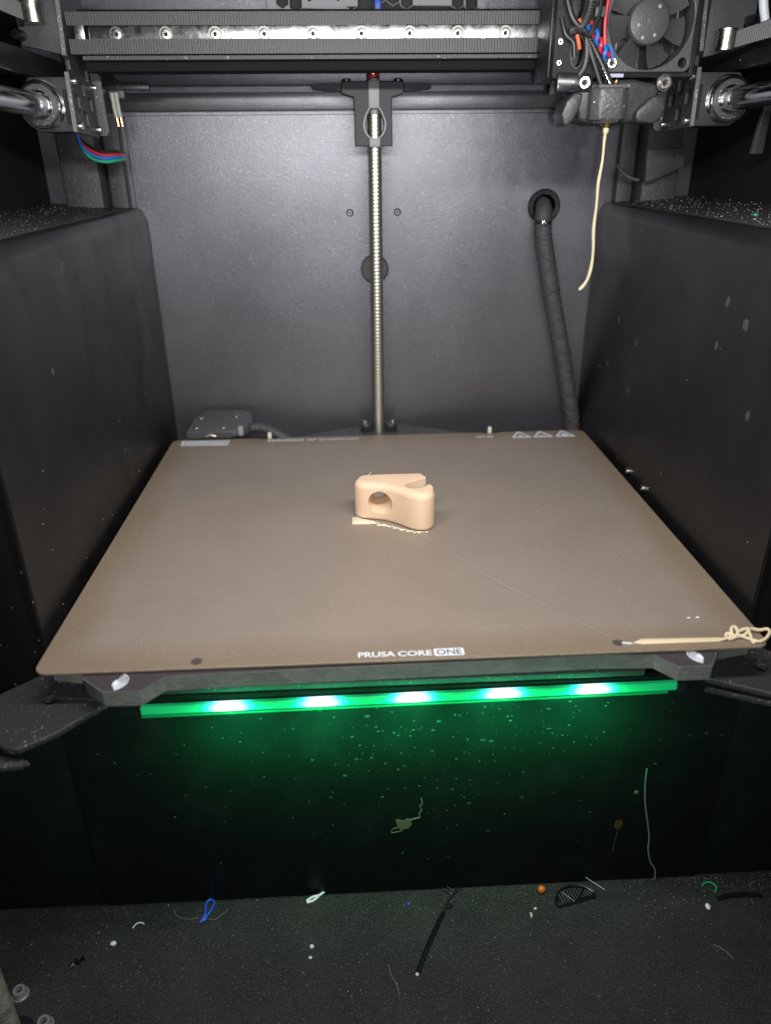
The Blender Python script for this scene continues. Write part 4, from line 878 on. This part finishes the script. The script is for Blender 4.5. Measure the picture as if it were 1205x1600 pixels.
build('strip_curl', MB().tube(smooth_path([(14.9, -1.6, ZF + .6), (16.0, 1.2, ZF + 1.2), (18.4, 2.6, ZF + 1.5), (18.6, 0.8, ZF + 1.0), (16.6, 0.4, ZF + .7), (17.8, 3.6, ZF + .8), (20.4, 7.0, ZF + .8), (23.4, 8.6, ZF + 1.0), (22.6, 10.4, ZF + 1.0), (20.2, 7.2, ZF + .6), (16.8, 8.6, ZF + .9), (15.6, 10.4, ZF + 1.0), (18.4, 9.9, ZF + .9), (20.6, 7.4, ZF + .7)], 6), 0.24, 6), 'black_shine', bs)
build('strip_tip', MB().blob((1.7, -26.6, ZF + .7), 0.7, 0.7, 0.6, 8, 5, 0.2), 'white_pl', bs)
build('orange_crumb', MB().blob((58.0, 6.2, ZF + 1.6), 1.75, 1.5, 1.7, 10, 7, 0.10), 'orange_pl', label='bright orange crumb on the floor near the panel', cat='crumb')
build('peach_crumb', MB().blob((53.6, -1.8, ZF + .6), 0.7, 0.6, 0.6, 8, 5, 0.2), 'pla', label='tiny peach crumb below the orange crumb', cat='crumb')
build('cream_crumb', MB().blob((51.2, -4.4, ZF + .6), 0.5, 1.1, 0.5, 8, 5, 0.25), 'pla_cream', label='slim cream crumb below the tiny peach one', cat='crumb')
fr = thing('ribbed_fragment', (72, 3, -130), 'black half-round ribbed print fragment on the floor', 'fragment')
half = [(63.2, -1.8)] + [(p.x, p.y) for p in smooth_path([(62.8, 1.2, 0), (65.6, 5.2, 0), (71, 7.6, 0), (76.6, 7.0, 0), (80.4, 3.6, 0)], 4)] + [(80.2, 2.0)]
build('fragment_base', MB().prism(half, 'xy', ZF + 0.05, ZF + 1.0), 'black_pl', fr, bevel=0.2)
for k in range(11):
    x = 65.4 + 1.3 * k; yb = -1.2 + 0.22 * (x - 63); yt = 7.0 - 0.042 * (x - 72.5) ** 2
    if yt - yb > 1: build('fragment_rib', MB().tube([(x + 0.5, yb + .5, ZF + 1.1), (x - 0.6, yt - .6, ZF + 1.1)], 0.3, 5), 'grey_plastic', fr)
build('fragment_rim', MB().tube([(p[0], p[1], ZF + 1.1) for p in half], 0.42, 6, closed=True), 'black_pl', fr)
for (a, b) in (((66.5, 4.4), (70.6, -0.2)), ((72.5, 1.0), (76.8, 6.2))): build('fragment_brace', MB().tube([(a[0], a[1], ZF + 1.5), (b[0], b[1], ZF + 1.5)], 0.35, 6), 'black_pl', fr)
tube_thing('clear_strand', [(78.2, 9.6, ZF + 3.2), (80.8, 8.6, ZF + 1.6), (85.4, 5.4, ZF + .4)], 0.2, 'clear', 'short clear strand right of the ribbed fragment', 'filament scrap')
tube_thing('leaning_strand', [(108.8, 9.2, ZF + .5), (107.8, 9.2, -123), (105.4, 9.4, -119), (103.2, 9.5, -111), (102.6, 9.5, -104), (100.4, 9.5, -94), (97.8, 9.5, -83), (96.4, 9.5, -73), (95.9, 9.5, -65)], 0.33, 'strand', 'long pale strand leaning upright against the glossy panel', 'filament scrap')
build('white_pellet', MB().blob((125.8, -5.2, ZF + .9), 1.0, 1.5, 0.9, 9, 6, 0.1), 'white_pl', label='white pellet on the floor at the right below the green curl', cat='crumb')
build('white_pellet', MB().blob((-119.3, -7.6, ZF + .9), 1.3, 1.1, 0.9, 9, 6, 0.1), 'white_pl', label='white pellet on the floor at the left above the screws', cat='crumb')
build('white_pellet', MB().blob((-39.5, -13.2, ZF + .7), 0.95, 0.85, 0.7, 9, 6, 0.1), 'white_pl', label='small white pellet beside a pale blue crumb on the floor', cat='crumb')
build('blue_crumb', MB().blob((-39.9, -17.6, ZF + .4), 0.7, 0.6, 0.4, 7, 5, 0.25), 'tube_white', label='pale blue crumb below the small white pellet', cat='crumb')
build('blue_crumb', MB().blob((0.6, 3.4, ZF + .5), 0.7, 0.7, 0.5, 7, 5, 0.3), 'blue_pl', label='tiny deep blue crumb left of the curled wire end', cat='crumb')
tube_thing('green_curl', [(128.0, 4.8, ZF + .5), (130.0, 6.0, ZF + .9), (132.6, 5.4, ZF + 1.1), (133.4, 3.2, ZF + .7), (132.0, 1.6, ZF + .4)], 0.4, 'green_pl', 'small green curl on the floor at the right', 'filament scrap')
tube_thing('black_twig', [(131.6, -1.6, ZF + .6), (137, -0.8, ZF + .9), (144, -0.6, ZF + .8), (150.8, -1.4, ZF + .7)], 0.85, 'black_pl', 'black filament stick at the right edge of the floor', 'filament scrap')
tube_thing('white_arc', [(-113.6, -1.0, ZF + .3), (-112.2, 0.9, ZF + .5), (-110.4, 1.2, ZF + .4), (-109.2, 0.6, ZF + .3)], 0.25, 'white_pl', 'tiny white arc on the floor left of the fibres', 'filament scrap')
tube_thing('pale_hair', [(-9.2, -22, ZF + .3), (-8.4, -26, ZF + .4), (-6.4, -30, ZF + .3), (-5.6, -34, ZF + .3)], 0.13, 'strand', 'thin pale hair left of the black strip', 'fibre')
tube_thing('pale_hair', [(121, -21, ZF + .3), (124.4, -23.8, ZF + .4), (126, -27, ZF + .3)], 0.13, 'strand', 'thin pale hair near the right bottom corner of the floor', 'fibre')
bk_ = thing('black_crumb', (-132, -14, -130), 'jagged black crumb on the floor at the left, above the screws', 'crumb')
for (a, b, r_) in ((-133.2, -15.4, 1.0), (-131.4, -14.2, 1.2), (-129.8, -12.8, 0.9)): build('crumb_lump', MB().blob((a, b, ZF + r_ * .7), r_ * 1.2, r_, r_ * .7, 7, 5, 0.3), 'black_pl', bk_)
yg = thing('yellow_scrap', (-1, 9.6, -92), 'dull yellow flake with a crinkled tail stuck to the glossy panel', 'filament scrap')
build('flake', MB().prism([(-4.2, -86.6), (-2.6, -86.9), (-1.2, -87.6), (0.2, -86.4), (2.0, -86.8), (2.2, -89.6), (0.8, -91.6), (-1.2, -92.0), (-2.2, -93.6), (-2.8, -91.4), (-3.8, -89.6)], 'xz', 9.3, 9.85), 'yellow_pl', yg)
build('crinkled_tail', MB().tube(smooth_path([(1.9, 9.5, -87), (4, 9.5, -86.2), (5.6, 9.5, -85.6), (5.2, 9.5, -83.6), (6.2, 9.5, -82), (5.5, 9.5, -79.8), (6.4, 9.5, -78), (6.0, 9.5, -75.6)], 4), 0.32, 6), 'yellow_pl', yg)
build('loop_end', MB().tube(smooth_path([(-3.4, 9.5, -91), (-5.4, 9.5, -91.6), (-6.2, 9.5, -93.6), (-4.6, 9.5, -93.6), (-2.6, 9.5, -93.2)], 4), 0.2, 6), 'yellow_pl', yg)
build('amber_spot', MB().blob((93.6, 9.8, -77.8), 1.0, 0.3, 1.0, 9, 6, 0.1), 'yellow_pl', label='round amber spot on the glossy panel beside the leaning strand', cat='crumb')
rs_ = thing('rusty_smear', (89, 9.8, -100), 'faint rust brown smear on the glossy panel left of the strand', 'smear')
build('smear_patch', MB().blob((88.8, 9.95, -95.8), 1.8, 0.12, 2.6, 9, 6, 0.3), 'rust', rs_)
build('smear_streak', MB().tube([(88.6, 9.9, -99), (88.2, 9.9, -108), (88.0, 9.9, -112)], 0.18, 5), 'rust', rs_)
build('green_fleck', MB().blob((150.5, 112, 132.6), 0.9, 0.6, 0.5, 7, 5, 0.25), 'wire_green', label='bright green fleck on the top of the right cover', cat='crumb')

# dust: nobody could count it
mb = MB()
for k in range(1700):
    y = random.uniform(-75, 9.5); x = random.uniform(-175, 175); r_ = random.choice((0.08, 0.10, 0.12, 0.15, 0.24)) * random.uniform(0.6, 1.1); mb.grain((x, y, ZF + r_ * 0.5), r_)
for k in range(110):
    y = 9.5 - abs(random.gauss(0, 6)); x = random.uniform(95, 175); r_ = random.uniform(0.08, 0.26); mb.grain((x, y, ZF + r_ * 0.5), r_)
build('floor_dust', mb, 'dust', label='pale dust grains scattered over the black floor', cat='dust', kind='stuff', clean=False)
mb = MB()
for k in range(300):
    x = random.choice(LEDX) * 0.7 + random.gauss(5, 42); z = -27 - abs(random.gauss(0, 34))
    if z < -126 or abs(x) > 124: continue
    r_ = 0.18 + 0.5 * random.random() ** 2.2; mb.blob((x, 9.95, z), r_ * random.uniform(0.7, 1.5), 0.16, r_ * 0.75, 7, 4, 0.25)
build('panel_crumbs', mb, 'dust_green', label='pale crumbs and flecks clinging to the glossy black panel', cat='dust', kind='stuff', clean=False)
mb = MB()
for s in (-1, 1):
    for k in range(420 if s > 0 else 300):
        x = random.uniform(140.5, 184); y = random.uniform(60, 250); r_ = random.uniform(0.1, 0.34 if s > 0 else 0.24); z = 130.6 + (x - 139.8) * 0.0635 + r_ * 0.4; mb.grain((s * x, y, z), r_)
build('ledge_dust', mb, 'dust', label='pale dust on the ledges on top of the side covers', cat='dust', kind='stuff', clean=False)
mb = MB()
for k in range(46):
    mb.grain((random.uniform(-120, 120), random.uniform(4, 205), 0.1), random.uniform(0.12, 0.3))
for k in range(90):
    s = random.choice((-1, 1)); mb.grain((s * 131.4, random.uniform(30, 240), random.gauss(20, 60)), random.uniform(0.12, 0.3))
build('sheet_dust', mb, 'dust', label='a few pale specks on the print sheet and the cover sides', cat='dust', kind='stuff', clean=False)
